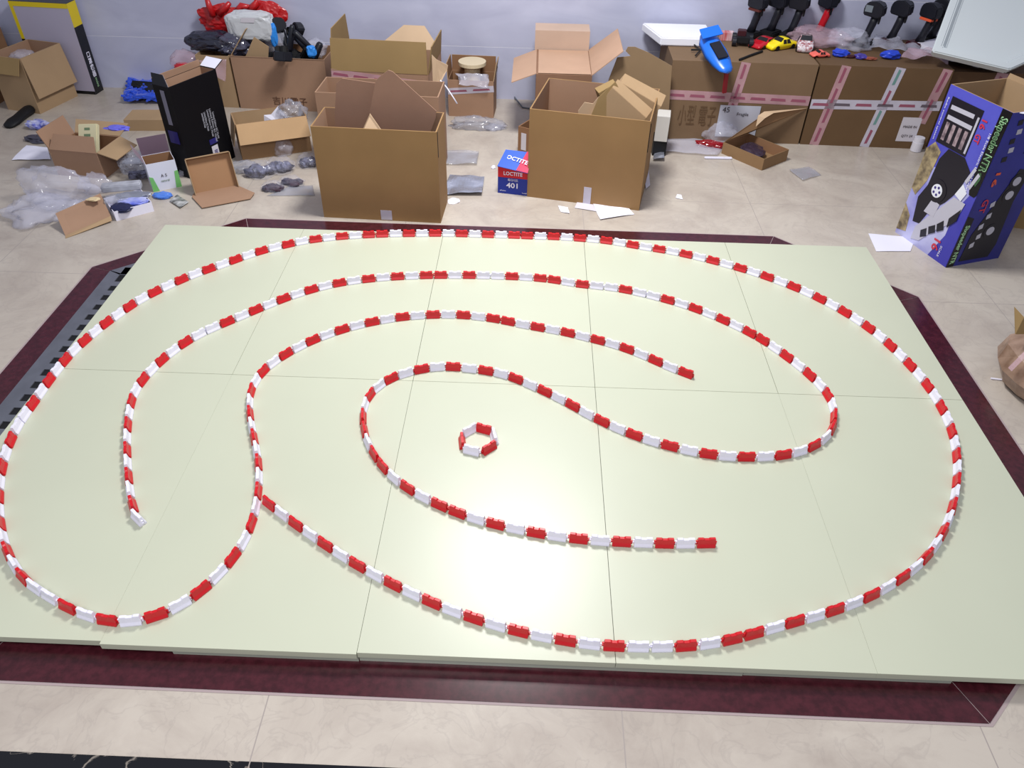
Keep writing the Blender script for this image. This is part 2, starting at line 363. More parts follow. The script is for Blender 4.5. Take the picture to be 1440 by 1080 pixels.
for i, xs in enumerate(((-1.44, -.76), (1.1, 1.44))):   # battens that carry the ends of the boards
    mb = MB().box((sum(xs)/2, -.95, -.0325), (xs[1]-xs[0], 1.7, .0225))
    one('support_board', mb, BOARDL, ['left', 'right'][i]+' end lower board set back out of sight under the track', 'board', group='lower boards under the track')

# ---------------------------------------------------------------- barriers
def barrier_mesh():
    mb = MB(); L = .0245
    # half profile (y, z): wide foot, sloping waist, narrow top
    prof = [(-.0105, 0), (-.0105, .004), (-.0065, .011), (-.0042, .0275), (-.0034, .0285), (.0034, .0285), (.0042, .0275), (.0065, .011), (.0105, .004), (.0105, 0)]
    secs = [(-L, 0, .94), (-L+.0015, 0, 1), (-.010, 0, 1), (-.006, -.0028, 1), (.006, -.0028, 1), (.010, 0, 1), (L-.0015, 0, 1), (L, 0, .94)]
    vs = []; fs = []; k = len(prof)
    for x, dz, s in secs:
        for y, z in prof:
            fx = x*(1 if z < .012 else .93)
            vs.append((fx, y*s, z+(dz if z > .02 else 0)))
    for i in range(len(secs)-1):
        for j in range(k): fs.append((i*k+j, i*k+(j+1) % k, (i+1)*k+(j+1) % k, (i+1)*k+j))
    fs += [tuple(range(k-1, -1, -1)), tuple(range((len(secs)-1)*k, len(secs)*k))]
    mb.add(vs, fs); return mb
def pin_mesh(sx):
    mb = MB(); x = sx*.0262
    for z in ((.006, .0135) if sx > 0 else (.0098, .018)):
        mb.tube([(x, 0, z-.0015), (x, 0, z+.0018)], .0026, 8); mb.box((sx*.0243, 0, z), (.0034, .0026, .003))
    return mb
protos = {}
for c, m in (('R', RED), ('W', BWHITE)):
    o = barrier_mesh().build('track_barrier', m); p1 = pin_mesh(1).build('hinge_pin', m, o); p2 = pin_mesh(-1).build('hinge_pin', m, o)
    protos[c] = [o, p1, p2, False]
WORDS = 'first second third fourth fifth sixth seventh eighth ninth tenth eleventh twelfth thirteenth fourteenth fifteenth sixteenth'.split()
RUN_A = """R -0.6188 -1.5428 -37;W -0.5749 -1.5757 -36;R -0.5287 -1.6094 -35;W -0.4819 -1.6417 -34;R -0.4355 -1.673 -33;W -0.3885 -1.7035 -32;R -0.3404 -1.7325 -30;W -0.2914 -1.76 -29;R -0.2416 -1.7862 -27;W -0.1911 -1.8107 -25;R -0.1397 -1.8335 -23;W -0.0874 -1.8546 -20;R -0.0342 -1.8729 -18;W 0.0196 -1.8889 -16;R 0.0737 -1.9031 -13;W 0.1286 -1.9139 -10;R 0.1843 -1.9226 -8;W 0.2405 -1.9293 -5;R 0.297 -1.9322 -1;W 0.3537 -1.9318 1;W 0.4094 -1.9295 4;R 0.4653 -1.9248 7;W 0.5222 -1.9157 12;R 0.5772 -1.9021 16;R 0.6312 -1.8852 18;W 0.6844 -1.8668 19;R 0.7369 -1.8486 19;W 0.7902 -1.8307 19;R 0.8435 -1.8113 21;W 0.8959 -1.7896 24;R 0.9467 -1.7652 27;W 0.9962 -1.7375 31;R 1.0443 -1.7069 34;W 1.0898 -1.6741 38;R 1.1332 -1.6369 43;W 1.1737 -1.5956 48;R 1.2097 -1.5533 52;W 1.2429 -1.5082 56;R 1.2733 -1.4606 59;W 1.3001 -1.4128 62;R 1.3242 -1.3641 65;W 1.3462 -1.3135 68;R 1.3656 -1.2618 71;W 1.3815 -1.2093 75;R 1.3945 -1.1545 79;W 1.4029 -1.0987 84;R 1.4065 -1.0441 88;W 1.407 -0.9899 92;R 1.4033 -0.9354 96;W 1.3959 -0.8805 100;R 1.3848 -0.8254 103;W 1.3708 -0.771 105;R 1.3552 -0.7165 108;W 1.3359 -0.6627 112;R 1.3121 -0.611 117;W 1.2848 -0.5619 121;R 1.2543 -0.5149 125;W 1.2207 -0.4701 129;R 1.1846 -0.4284 132;W 1.1462 -0.3883 136;R 1.1055 -0.3516 140;W 1.0626 -0.3177 143;R 1.0164 -0.2835 145;W 0.969 -0.2523 148;R 0.9214 -0.2248 151;W 0.8717 -0.1982 153;R 0.8202 -0.1726 155;W 0.7686 -0.1496 157;R 0.7167 -0.1288 159;W 0.6642 -0.1098 162;R 0.61 -0.0945 165;W 0.5557 -0.0805 165;R 0.5025 -0.0655 164;W 0.4487 -0.0499 165;R 0.3938 -0.0372 169;W 0.3383 -0.029 173;R 0.2827 -0.0238 175;W 0.2269 -0.0198 177;R 0.1711 -0.0172 179;W 0.1149 -0.0173 -180;R 0.0588 -0.0173 179;R 0.0035 -0.0163 180;W -0.0517 -0.0166 -180;R -0.1075 -0.0172 -180;W -0.1634 -0.0171 -180;R -0.2194 -0.0174 -179;W -0.2761 -0.0183 -178;R -0.3324 -0.021 -176;W -0.3878 -0.0258 -175;R -0.4428 -0.0303 -175;W -0.4984 -0.0353 -174;R -0.5548 -0.0426 -172;R -0.6105 -0.0512 -171;W -0.6655 -0.0608 -169;R -0.7193 -0.0719 -167;W -0.7714 -0.0859 -163;R -0.8245 -0.1032 -160;W -0.8774 -0.1248 -155;R -0.927 -0.1515 -150;W -0.9749 -0.1805 -147;R -1.0212 -0.2116 -143;W -1.0641 -0.2466 -139;R -1.1048 -0.2849 -136;W -1.1454 -0.3241 -137;R -1.1868 -0.3623 -137;W -1.2271 -0.4009 -134;R -1.2652 -0.4437 -130;W -1.3009 -0.4888 -127;R -1.3335 -0.5344 -124;W -1.3632 -0.5819 -119;R -1.3875 -0.6326 -113;W -1.4079 -0.6855 -110;R -1.427 -0.7385 -108;W -1.4423 -0.7929 -105;R -1.4553 -0.8465 -102;W -1.4654 -0.8999 -98;R -1.4702 -0.9547 -93;W -1.4719 -1.0086 -91;R -1.4715 -1.0627 -89;W -1.4692 -1.119 -87;R -1.4665 -1.1755 -88;W -1.4647 -1.2277 -86;W -1.4599 -1.2804 -82;R -1.4485 -1.338 -77;W -1.4334 -1.3936 -73;R -1.4145 -1.4477 -69;W -1.3907 -1.5023 -65;R -1.3649 -1.5537 -62;W -1.3378 -1.602 -59;R -1.309 -1.6478 -56;W -1.2776 -1.6918 -52;R -1.243 -1.7336 -48;W -1.2045 -1.7727 -43;R -1.1618 -1.8083 -36;W -1.1173 -1.8361 -29;W -1.0673 -1.8615 -26;R -1.012 -1.8869 -22;W -0.957 -1.9063 -16;R -0.902 -1.9177 -6;W -0.8463 -1.917 9;R -0.7932 -1.8999 26;W -0.7477 -1.8682 42;R -0.7118 -1.8267 55;W -0.6847 -1.7783 65;R -0.6648 -1.7265 73;W -0.6528 -1.6725 83;R -0.6502 -1.6148 91;W -0.6548 -1.557 97;R -0.6645 -1.5017 102;W -0.678 -1.4467 106;R -0.6951 -1.3922 109;W -0.7156 -1.3394 112;R -0.7375 -1.2886 113;W -0.7595 -1.2382 113;R -0.7804 -1.1854 110;W -0.7977 -1.1313 105;R -0.808 -1.0797 96;W -0.8084 -1.0297 85;R -0.7984 -0.9787 73;W -0.7776 -0.9286 62;R -0.7473 -0.8815 54;W -0.7125 -0.8382 49;R -0.6746 -0.7991 43;W -0.6323 -0.7636 38;R -0.5861 -0.7309 33;W -0.5376 -0.7021 28;R -0.4876 -0.6783 23;W -0.436 -0.658 20;R -0.3831 -0.641 15;W -0.329 -0.6287 11;R -0.2737 -0.6204 7;W -0.2182 -0.6158 2;R -0.1629 -0.6164 -3;W -0.1075 -0.6219 -8;R -0.0528 -0.6315 -12;R 0.0016 -0.6455 -15;W 0.0558 -0.6614 -15;R 0.1094 -0.6754 -14;W 0.1633 -0.6882 -15;R 0.2169 -0.7034 -18;W 0.2695 -0.722 -20;R 0.3216 -0.7409 -21;W 0.3724 -0.7614 -25;R 0.4209 -0.7863 -29;W 0.468 -0.8151 -33;R 0.5137 -0.8476 -35;W 0.5594 -0.8799 -33;R 0.6078 -0.9089 -31"""
RUN_B = """W -0.9565 -1.6091 141;R -0.9892 -1.5656 123;W -1.0188 -1.5143 118;R -1.0442 -1.4635 116;W -1.0682 -1.4131 115;R -1.0911 -1.3619 114;W -1.1133 -1.3095 112;R -1.1336 -1.2557 110;W -1.1513 -1.2024 107;R -1.1661 -1.1506 103;W -1.1746 -1.0975 94;R -1.1735 -1.043 85;W -1.1648 -0.9899 78;R -1.1515 -0.938 73;W -1.1332 -0.887 67;R -1.1086 -0.8362 61;W -1.0783 -0.789 54;W -1.043 -0.7475 47;R -1.0037 -0.7076 45;W -0.9635 -0.6674 45;R -0.9238 -0.6278 45;W -0.8839 -0.5884 44;R -0.8424 -0.5502 41;W -0.7986 -0.5149 37;R -0.7538 -0.4828 33;W -0.7069 -0.4542 29;R -0.6569 -0.43 23;W -0.6043 -0.4104 19;R -0.5504 -0.3943 15;W -0.496 -0.3806 12;R -0.4411 -0.3703 10;W -0.386 -0.3617 8;R -0.3303 -0.3546 6;R -0.2743 -0.35 4;W -0.2186 -0.3465 3;R -0.1627 -0.3436 2;W -0.1067 -0.3423 1;W -0.0508 -0.3419 0;R 0.005 -0.3421 -1;W 0.0609 -0.3444 -3;R 0.1165 -0.3488 -7;R 0.1715 -0.3577 -12;W 0.2256 -0.3714 -13;R 0.28 -0.3829 -9;W 0.3358 -0.3898 -8;W 0.3913 -0.3976 -11;R 0.4453 -0.4109 -16;W 0.4977 -0.4287 -20;W 0.5489 -0.449 -23;R 0.5999 -0.4713 -25;W 0.6497 -0.4963 -29;R 0.6976 -0.5248 -33;W 0.7438 -0.5568 -36;R 0.7882 -0.5912 -39;W 0.8303 -0.6271 -42;R 0.8699 -0.6655 -46;R 0.9078 -0.7077 -51;W 0.9415 -0.7535 -55;R 0.9711 -0.7994 -58;W 0.9993 -0.8465 -61;R 1.0244 -0.8971 -66;W 1.0449 -0.9488 -73;R 1.0567 -1.0009 -83;W 1.0567 -1.0527 -96;R 1.0462 -1.1039 -108;R 1.0247 -1.1544 -120;W 0.9905 -1.1995 -134;R 0.9459 -1.236 -146;W 0.896 -1.2633 -157;R 0.8434 -1.2805 -166;W 0.7884 -1.2899 -173;R 0.7319 -1.2946 -178;W 0.676 -1.2941 177;R 0.6213 -1.288 171;W 0.5659 -1.2761 166;R 0.5105 -1.2597 162;W 0.4576 -1.2402 158;R 0.4079 -1.2174 153;W 0.3599 -1.1905 149;R 0.3126 -1.1605 146;W 0.2672 -1.1277 143;R 0.2243 -1.0929 142;W 0.1809 -1.0592 144;R 0.1354 -1.0279 146;W 0.0883 -0.9978 148;R 0.0399 -0.9691 152;W -0.0097 -0.9463 160;R -0.0618 -0.9329 168;W -0.1172 -0.9243 173;R -0.1726 -0.9185 179;W -0.2253 -0.9221 -170;R -0.2774 -0.9372 -160;W -0.3277 -0.9604 -150;R -0.3716 -0.992 -137;W -0.4055 -1.0328 -122;R -0.4262 -1.0797 -106;W -0.4337 -1.1286 -91;R -0.4289 -1.1814 -80;R -0.4136 -1.2386 -72;W -0.3922 -1.2918 -64;R -0.3652 -1.3397 -58;R -0.3317 -1.387 -51;W -0.2926 -1.4298 -44;R -0.2493 -1.4656 -37;W -0.2027 -1.4964 -31;R -0.1536 -1.5234 -27;R -0.1023 -1.5476 -23;W -0.05 -1.5673 -19;R 0.0033 -1.583 -15;W 0.0576 -1.5961 -12;R 0.1125 -1.6071 -10;W 0.168 -1.6158 -8;R 0.2246 -1.6219 -5;W 0.2814 -1.6257 -3;R 0.338 -1.627 -1;W 0.3948 -1.6271 0;R 0.4508 -1.6269 1;W 0.5059 -1.6245 3;R 0.5609 -1.6209 4"""
RUN_C = """R -0.0507 -1.2157 -18;W -0.0181 -1.2484 -77;R -0.0315 -1.2968 -136;W -0.0818 -1.3092 164;R -0.1129 -1.2732 99;W -0.0953 -1.2234 43"""

def rows(s): return [(a[0], float(a[1]), float(a[2]), float(a[3])) for a in (q.split() for q in s.split(';'))]
CUTS = {'A': [(0, 15, 'from the loose left end, outer line slanting to the front edge'),
              (15, 31, 'from the left, outer line along the front edge'),
              (31, 52, 'from the bottom, outer line up the right side'),
              (52, 72, "from the right, outer line's upper right curve"),
              (72, 98, 'from the right, outer line along the back edge'),
              (98, 121, "from the top, outer line's upper left slope"),
              (121, 141, "from the top, outer line's lower left bend"),
              (141, 157, 'from the bottom, line climbing from the lower left bend'),
              (157, 172, 'from the left, second lane line rising to its crest'),
              (172, 188, 'from the left, second lane line falling to its free end')],
        'B': [(0, 16, 'from the bottom, left free end of the inner line'),
              (16, 38, 'from the left, inner line rising below the back edge'),
              (38, 61, 'from the left, inner line descending towards the right hairpin'),
              (61, 76, 'from the top, inner line around the right hairpin'),
              (76, 95, 'from the right, inner line crossing the centre diagonally'),
              (95, 104, 'from the top, inner line around the left hairpin'),
              (104, 119, 'from the left, inner line ending right of the ring')],
        'C': [(0, 6, '')]}
RINGN = ['back right', 'right', 'front right', 'front left', 'left', 'back left']
def put(c, x, y, a, label, group):
    P0 = protos[c]
    if not P0[3]: o = P0[0]; P0[3] = True
    else:
        o = P0[0].copy(); COL.objects.link(o)
        for ch in P0[1:3]:
            q = ch.copy(); COL.objects.link(q); q.parent = o
    o.location = (x, y, .0004); o.rotation_euler = (0, 0, math.radians(a))
    tag(o, label, 'toy barrier', group)
for key, s in (('A', RUN_A), ('B', RUN_B), ('C', RUN_C)):
    data = rows(s)
    for i0, i1, desc in CUTS[key]:
        cnt = {'R': 0, 'W': 0}
        for i in range(i0, min(i1, len(data))):
            c, x, y, a = data[i]; cn = 'red' if c == 'R' else 'white'
            if key == 'C': lab = f'{cn} barrier on the {RINGN[i]} side of the small six-piece ring'
            else:
                lab = f'{WORDS[cnt[c]]} {cn} barrier {desc}'; cnt[c] += 1
            put(c, x, y, a, lab, 'red and white track barriers')
# ================================================================ cartons and clutter along the wall
UPZ = V((0, 0, 1))
# --- big open carton in front of the left group
A, B = at(456, 305.4), at(620, 314)
bk = at(630, 159, .372); dA = (bk-B).dot(UPZ.cross((B-A).normalized()))
cA = Carton('large open golden cardboard carton nearest the track, left of centre, brown sheets inside', A, B, dA, .419, K_GOLD, K_PINK)
cA.patch('F', .262, .004, .312, .05, TAPEW, 'tape')
MB().box(tuple(cA.P(cA.w+.001, .012, .36)), (.002, .006, .11)).build('corner_slit', BLACKM, cA.o)
# sheets standing in it
def standing(px, y0, y1, label, m, zb=-.03, t=.005, name='cardboard_sheet'):
    pts = [atY(x, y, y0) for x, y in px]; zs = [p.z for p in pts]; zt = max(zs)
    lean = lambda p: V((p.x, p.y+(y1-y0)*(p.z-min(zs))/(zt-min(zs)+1e-6), p.z))
    P_ = [lean(p) for p in pts]
    n = (P_[1]-P_[0]).cross(P_[2]-P_[0]).normalized()
    if n.y > 0: n = -n
    return one(name, MB().slab(P_, t, 0, n=n), m, label, 'cardboard')
yA = cA.P(0, dA*.5, 0).y
K_SH = kraft('sheet', 146, 113, 95)
standing([(474, 272), (470, 160), (472, 119), (480, 112), (529, 119), (528, 150), (522, 272)], yA+.03, yA+.045, 'left brown cardboard sheet with rounded corner standing in the big golden carton', K_SH)
standing([(519, 270), (522, 175), (519, 159), (527, 116), (533, 110), (545, 101), (551, 103), (613, 158), (612, 168), (600, 200), (600, 270)], yA-.02, yA, 'pointed brown cardboard sheet standing tallest in the big golden carton', K_SH)
mbx = MB().slab([atY(510, 181, yA-.06), atY(521, 160, yA-.05), atY(523, 163, yA-.05), atY(517, 181, yA-.06)], .01, 0, n=V((0, -1, 0)))
# folded strip with a bright edge
q = [atY(510, 182, yA-.1), atY(520, 160, yA-.05), atY(538, 186, yA-.05), atY(530, 240, yA-.1), atY(512, 240, yA-.1)]
one('cardboard_offcut', MB().slab(q, .006, 0, n=V((0, -1, 0))), K_LIGHT, 'small folded cardboard offcut between the two sheets in the big golden carton', 'cardboard')

# --- second open carton directly behind it
A2, B2 = V((-.985, .70, ZF)), V((-.395, .68, ZF))
A2 = V((-.955, .66, ZF)); B2 = V((-.375, .64, ZF))
cA2 = Carton('open pinkish cardboard carton hidden behind the big golden carton', A2, B2, .215, .395, K_PINK, K_PINK)

# --- carton with raised flaps against the wall behind those
cE = Carton('open olive-brown carton with raised flaps and pink tape, behind the big golden carton', V((-.985, 1.125, ZF)), V((-.478, 1.095, ZF)), .40, .345, K_PINK, K_PINK, name='cardboard_carton')
cE.flap('F', -4, .155, (.012, .006), m=K_OLIVE, m2=K_PINK)
cE.flap('L', -6, .20, (.11, .02), m=K_OLIVE)
cE.flap('K', 38, .13, (.10, .15), m=K_TAN, m2=K_LIGHT, hinge=(.0, .72))
cE.flap('R', 10, .14, (.0, .1), m=K_OLIVE, m2=K_OLIVE)
cE.strip('F', 0, .33, .53, .285, .045, TAPE, [TPRINT])
cE.strip('F', .0, .255, .2, .25, .03, TAPE)
MB().slab([atY(607, 77, 1.05), atY(614, 84, 1.05), atY(630, 92, 1.08), atY(629, 98, 1.08), atY(619, 118, 1.05), atY(609, 122, 1.04)], .004, 0, n=V((0, -1, 0))).build('torn_flap', K_LIGHT, cE.o)['label'] = 'torn pale flap'
MB().tube([atY(619, 113, .95), atY(628, 123, .94), atY(636, 135, .93), atY(643, 146, .92)], .0035, 6).build('loose_strip', WHITE, cE.o, True)

# --- carton pair at the wall, left group
cC = Carton('wide brown carton against the wall heaped with bags and radio controllers', V((-1.632, 1.473, ZF)), V((-1.10, 1.449, ZF)), .262, .292, K_PINK, K_DARK)
cC.flap('L', -38, .17, (.0, .02), m=K_TAN, hinge=(.2, .95))
cC.flap('F', 178, .001)
text_mesh('吉川電子', .05, cC.fm('F', .30, .05), BRINK, cC.o, fit=.2)
cD = Carton('narrow tan carton with crumpled pink film, left of the wide heaped carton', V((-1.835, 1.487, ZF)), V((-1.645, 1.476, ZF)), .245, .288, K_TAN, K_TAN)
cD.flap('K', -20, .06, m=K_TAN)
(lambda *a: a[1].build('film', a[2], cD.o, True))('f', sheet([cD.P(.02, -.012, .27), cD.P(.2, -.012, .285), cD.P(.17, -.02, .15), cD.P(.08, -.02, .2)], 12, 10, .02, 3, jag=.2), CLEARP, 'crumpled pink film hanging on the narrow tan carton', 'plastic film')
one('plastic_film', lump(cD.P(-.09, .06, .235), (.085, .05, .06), 4, .5, 2.2, 3), CLEARP, 'crumpled pink printed film left of the narrow tan carton', 'plastic film')
one('red_wrapper', lump(cD.P(-.1, .02, .215), (.045, .03, .02), 6, .4, 2, 3), REDG, 'small red wrapper under the crumpled pink film', 'wrapper')
Y0 = 1.58
one('wrapped_parcel', lump(atY(299, 58, 1.58), (.135, .06, .048), 11, .25, 2.5, 4, sq=.7), mat('dark_bubble', srgb(32, 32, 50), rough=.25, spec=.8, bump=.8, bscale=60), 'long parcel in dark blue bubble wrap on the narrow tan carton', 'parcel')
one('dark_bag', lump(atY(330, 62, 1.56), (.09, .06, .055), 12, .4, 2.0, 4), mat('dark_clear_bag', srgb(70, 70, 88), rough=.15, spec=.9, bump=.8, bscale=30), 'dark shiny bag between the bubble wrap parcel and the white pouch', 'bag')
o = one('shipping_pouch', lump(atY(354, 36, 1.58), (.128, .05, .075), 13, .16, 1.6, 4, sq=.55), mat('grey_white_poly', srgb(196, 198, 202), rough=.35, bump=.5, bscale=22), 'puffy white shipping pouch on top of the heap', 'pouch')
lb = MB().slab([atY(339, 25, 1.527), atY(359, 25, 1.527), atY(357, 32, 1.527), atY(338, 31.5, 1.527)], .001, n=V((0, -1, 0))); lb.build('address_label', LABEL, o)
rb = lump(atY(318, 28, 1.685), (.14, .032, .075), 14, .35, 2.2, 4)
lump(atY(375, 22, 1.685), (.11, .032, .075), 15, .3, 2.0, 4, mb=rb)
RBAG = mat('red_bag', srgb(185, 20, 24), rough=.3, spec=.7, bump=.7, bscale=22)
o = one('shopping_bag', rb, RBAG, 'red plastic shopping bag with knotted handles at the back of the heap', 'bag')
for pth in ([(300, 22), (294, 8), (290, -4)], [(308, 20), (318, 10), (323, 4)], [(333, 18), (340, 8), (352, 10)], [(352, 14), (361, 4), (360, -6)]):
    MB().tube([atY(x, y, 1.65) for x, y in pth], [.022, .018, .012], 8).build('handle', RBAG, o, True)
one('inner_flap', MB().slab([atY(345, 80, 1.50), atY(357, 52, 1.50), atY(378, 66, 1.50), atY(377, 82, 1.50)], .004, 0, n=V((0, -1, 0))), K_TAN, 'inner flap of cardboard standing inside the wide heaped carton', 'cardboard')  # cardboard inner flap of the wide carton

# --- radio controllers (pistol grip)
def controller(label, loc, rz, grip=BLACK, base=BLACKM, accent=None, s=1.0, lie=None, group='pistol radio controllers', screen=False):
    t = thing('radio_controller', label, 'controller', loc, rz, group, world=False); t.scale = (s, s, s)
    if lie: t.rotation_euler = lie
    MB().box((0, 0, .014), (.085, .098, .028)).build('base', base, t, bevel=.006)
    MB().tube([(0, 0, .026), (.006, .004, .06), (.014, .012, .11), (.018, .018, .15)], [.023, .0185, .0195, .021], 12).build('grip', grip, t, True)
    mb = MB(); mb.prism([(-.036, .145), (.040, .138), (.062, .155), (.058, .195), (.02, .215), (-.028, .205), (-.04, .18)], -.024, .024)
    mb.build('head', BLACK, t, bevel=.005)
    w_ = MB().tube([(.02, .024, .178), (.02, .050, .178)], .026, 18); w_.tube([(.02, .050, .178), (.02, .054, .178)], .014, 12)
    w_.build('steering_wheel', BLACKM, t)
    MB().box((.045, 0, .128), (.008, .012, .034)).build('trigger', BLACKM, t, bevel=.002)
    if screen: MB().box((-.012, -.0255, .178), (.036, .004, .03)).build('screen', mat('screen_grey', srgb(120, 128, 135), rough=.3), t)
    if accent: MB().box((.01, 0, .137), (.07, .052, .012)).build('accent_band', accent, t, bevel=.002)
    return t
TZ = .3765
def stand(px, py): p = at(px, py, TZ); return p
cts = [('dark radio controller nearest the blue boat shell, standing upright', 1054, 52, -50, dict(accent=mat('dark_rust', srgb(90, 40, 34), rough=.5))),
       ('upright black controller with square foot, left of a leaning black one', 1082, 50, -45, {}),
       ('tall black controller with grey flat top beside the yellow car', 1110, 53, -35, {}),
       ('controller with red grip standing near the middle of the cartons', 1150, 50, -60, dict(grip=REDG)),
       ('black controller with grey screen, right of the clear bag', 1213, 64, -40, dict(screen=True)),
       ('small black controller on a dark red base', 1250, 62, -45, dict(base=mat('maroon', srgb(62, 20, 28), rough=.4))),
       ('controller with orange band beside the white tray', 1290, 66, -60, dict(accent=ORANGE, base=mat('maroon', srgb(62, 20, 28), rough=.4))),
       ('last black controller on the right, half behind the white tray', 1306, 60, -50, {})]
for lab, px, py, rz, kw in cts:
    controller(lab, stand(px, py), math.radians(rz), s=1.06, **kw)
# controllers lying in the heap
z0 = cC.P(0, 0, .292).z
for lab, pos, eul, kw in (('black controller lying tilted at the right of the heap', atY(437, 78, 1.54), (.3, .9, 2.6), {}),
                          ('black controller with upright head in the middle of the heap', atY(410, 80, 1.58), (-.2, -.35, .4), {}),
                          ('black controller lying on its side in front of the heap', atY(398, 78, 1.52), (1.3, .1, .2), {})):
    controller(lab, pos, 0, lie=eul, group='controllers in the heap', **kw)
one('blue_part', lump(atY(385, 50, 1.56), (.02, .02, .06), 21, .3, 2, 3, sq=.7), mat('sky_blue', srgb(50, 140, 230), rough=.2, spec=.7), 'bright blue upright part at the left of the controller heap', 'part')
one('blue_part', lump(atY(438, 72, 1.50), (.025, .02, .03), 22, .3, 2, 3, sq=.7), mat('sky_blue', srgb(50, 140, 230), rough=.2, spec=.7), 'small bright blue part at the right of the controller heap', 'part')
one('dark_clutter', lump(atY(405, 82, 1.56), (.14, .06, .035), 23, .4, 3, 4), BLACKM, 'black tangle of parts under the controllers in the heap', 'parts')
one('plastic_bag', lump(atY(445, 68, 1.6), (.06, .05, .05), 24, .5, 2, 3), CLEAR, 'clear crumpled bag at the right end of the heap', 'bag')
one('plastic_bag', lump(atY(388, 60, 1.60), (.06, .05, .08), 25, .4, 2, 3), CLEAR, 'clear bag around the upright blue part', 'bag')

for lab, pa, pb, rr in (('thick black grip standing up in the controller heap', (407, 72), (411, 35), .018), ('long black grip slanting down to the right in the heap', (413, 44), (446, 76), .016), ('short black grip upright at the right end of the heap', (440, 84), (451, 60), .022)):
    a_, b_ = atY(*pa, 1.52), atY(*pb, 1.54); one('controller_grip', MB().tube([a_, a_.lerp(b_, .1), a_.lerp(b_, .9), b_], [rr*.7, rr, rr*.85, rr*.55], 10), BLACK, lab, 'controller', smooth=True, group='controllers in the heap')  # bare controller grips
# --- small carton with a roll, right of the olive carton
cG = Carton('small taped brown carton holding a beige roll, near the wall', V((-.419, 1.448, ZF)), V((-.16, 1.436, ZF)), .17, .205, K_PINK, K_DARK)
cG.flap('L', 4, .085, (.0, .02), m=K_TAN, m2=K_DARK); cG.flap('R', 8, .085, (.02, .0), m=K_TAN, m2=K_DARK); cG.flap('K', 0, .085, m=K_TAN, m2=K_DARK)
cG.strip('F', .0, .14, .26, .165, .035, TAPEW, [TPRINT])
r0 = cG.P(.13, .085, 0)
t = MB(); t.tube([up(r0, ZF+.006), up(r0, .222)], .045, 20); t.tube([up(r0, .222), up(r0, .24)], .078, 24)
one('tape_roll_core', t, mat('beige_roll', srgb(206, 190, 160), rough=.5), 'beige roll with flat round top standing in the small taped carton', 'roll')
(lambda *a: a[1].build('film', a[2], cG.o, True))('f', sheet([cG.P(.04, .02, .225), cG.P(.25, .02, .235), cG.P(.25, -.025, .16), cG.P(.06, -.025, .18)], 12, 8, .02, 31, jag=.3), CLEAR, 'clear plastic film draped over the front of the small taped carton', 'plastic film')
one('plastic_bag', lump(at(670, 178), (.13, .06, .05), 32, .5, 2.2, 4, floor=ZF), CLEARG, 'crumpled grey bag on the floor before the small taped carton', 'bag')
one('plastic_bag', lump(at(697, 180), (.06, .045, .025), 33, .5, 2.2, 3, floor=ZF), CLEAR, 'small white crumpled plastic beside the grey bag at the small taped carton', 'bag')
one('packing_strap', MB().tube([atY(697, 92, 1.66), up(at(706, 118), .04), up(at(722, 138), -.03), up(at(735, 152), ZF+.004), up(at(748, 154), ZF+.004)], .004, 6), GREYP, 'thin grey packing strap curling down to the floor by the wall', 'strap', smooth=True)
for px, py, w_, d_, lab, mm, sd in ((652, 263, .095, .10, 'silver foil pouch on the floor right of the big golden carton', SILVER, 41), (645, 224, .10, .08, 'small clear bag on the floor behind the silver foil pouch', CLEARG, 42)):
    c = at(px, py); mb = sheet([c+V((-w_, -d_, .001)), c+V((w_, -d_*.9, .001)), c+V((w_, d_, .001)), c+V((-w_*.8, d_, .001))], 12, 12, .012, sd)
    one('foil_pouch', mb, mm, lab, 'pouch')
c = at(653, 262)
one('paper_scrap', lump(at(638, 283), (.03, .03, .008), 43, .4, 2, 2, floor=ZF), WHITE, 'crumpled white scrap at the right foot of the big golden carton', 'scrap')

# --- glue box
Lb = Carton('small blue and red glue box with the number 401', at(700, 271), at(742, 275.5), .11, .135, mat('box_blue', srgb(24, 48, 150), rough=.35), name='glue_box', t=.0015)
Lb.patch('F', .0005, .083, .1435, .132, mat('box_red', srgb(200, 20, 36), rough=.35), 'red_band')
text_mesh('LOCTITE', .026, Lb.fm('F', .073, .104, .0034), WHITE, Lb.o, bold=True, fit=.09)
text_mesh('록타이트', .016, Lb.fm('F', .073, .071), WHITE, Lb.o, fit=.05)
text_mesh('401', .036, Lb.fm('F', .073, .044), WHITE, Lb.o, bold=True, fit=.055)
text_mesh('henkel', .010, Lb.fm('F', .13, .012), WHITE, Lb.o, fit=.022); text_mesh('adhesive', .008, Lb.fm('F', .025, .016), WHITE, Lb.o, fit=.03)
lid = MB(); q = [Lb.P(-.002, -.006, .138), Lb.P(.148, -.03, .128), Lb.P(.15, .075, .185), Lb.P(.02, .08, .185)]
lid.slab(q, .0015, 0, n=UPZ); o = lid.build('lid', mat('lid_blue', srgb(50, 92, 190), rough=.35), Lb.o)
MB().slab([q[0].lerp(q[1], .62)+UPZ*.002, q[1]+UPZ*.002, q[2]+UPZ*.002, q[3].lerp(q[2], .8)+UPZ*.002], .001, 0, n=UPZ).build('red_corner', mat('pink_red', srgb(214, 44, 84), rough=.35), o)
text_mesh('LOCTITE', .03, frame((q[0]+q[1]+q[2]+q[3])/4+UPZ*.004, q[1]-q[0]+V((0, -.03, 0)), q[3]-q[0]), WHITE, o, bold=True, fit=.13)
one('paper_scrap', lump(at(694, 236), (.012, .02, .012), 44, .4, 2, 2, floor=ZF), WHITE, 'tiny white scrap left of the glue box', 'scrap')

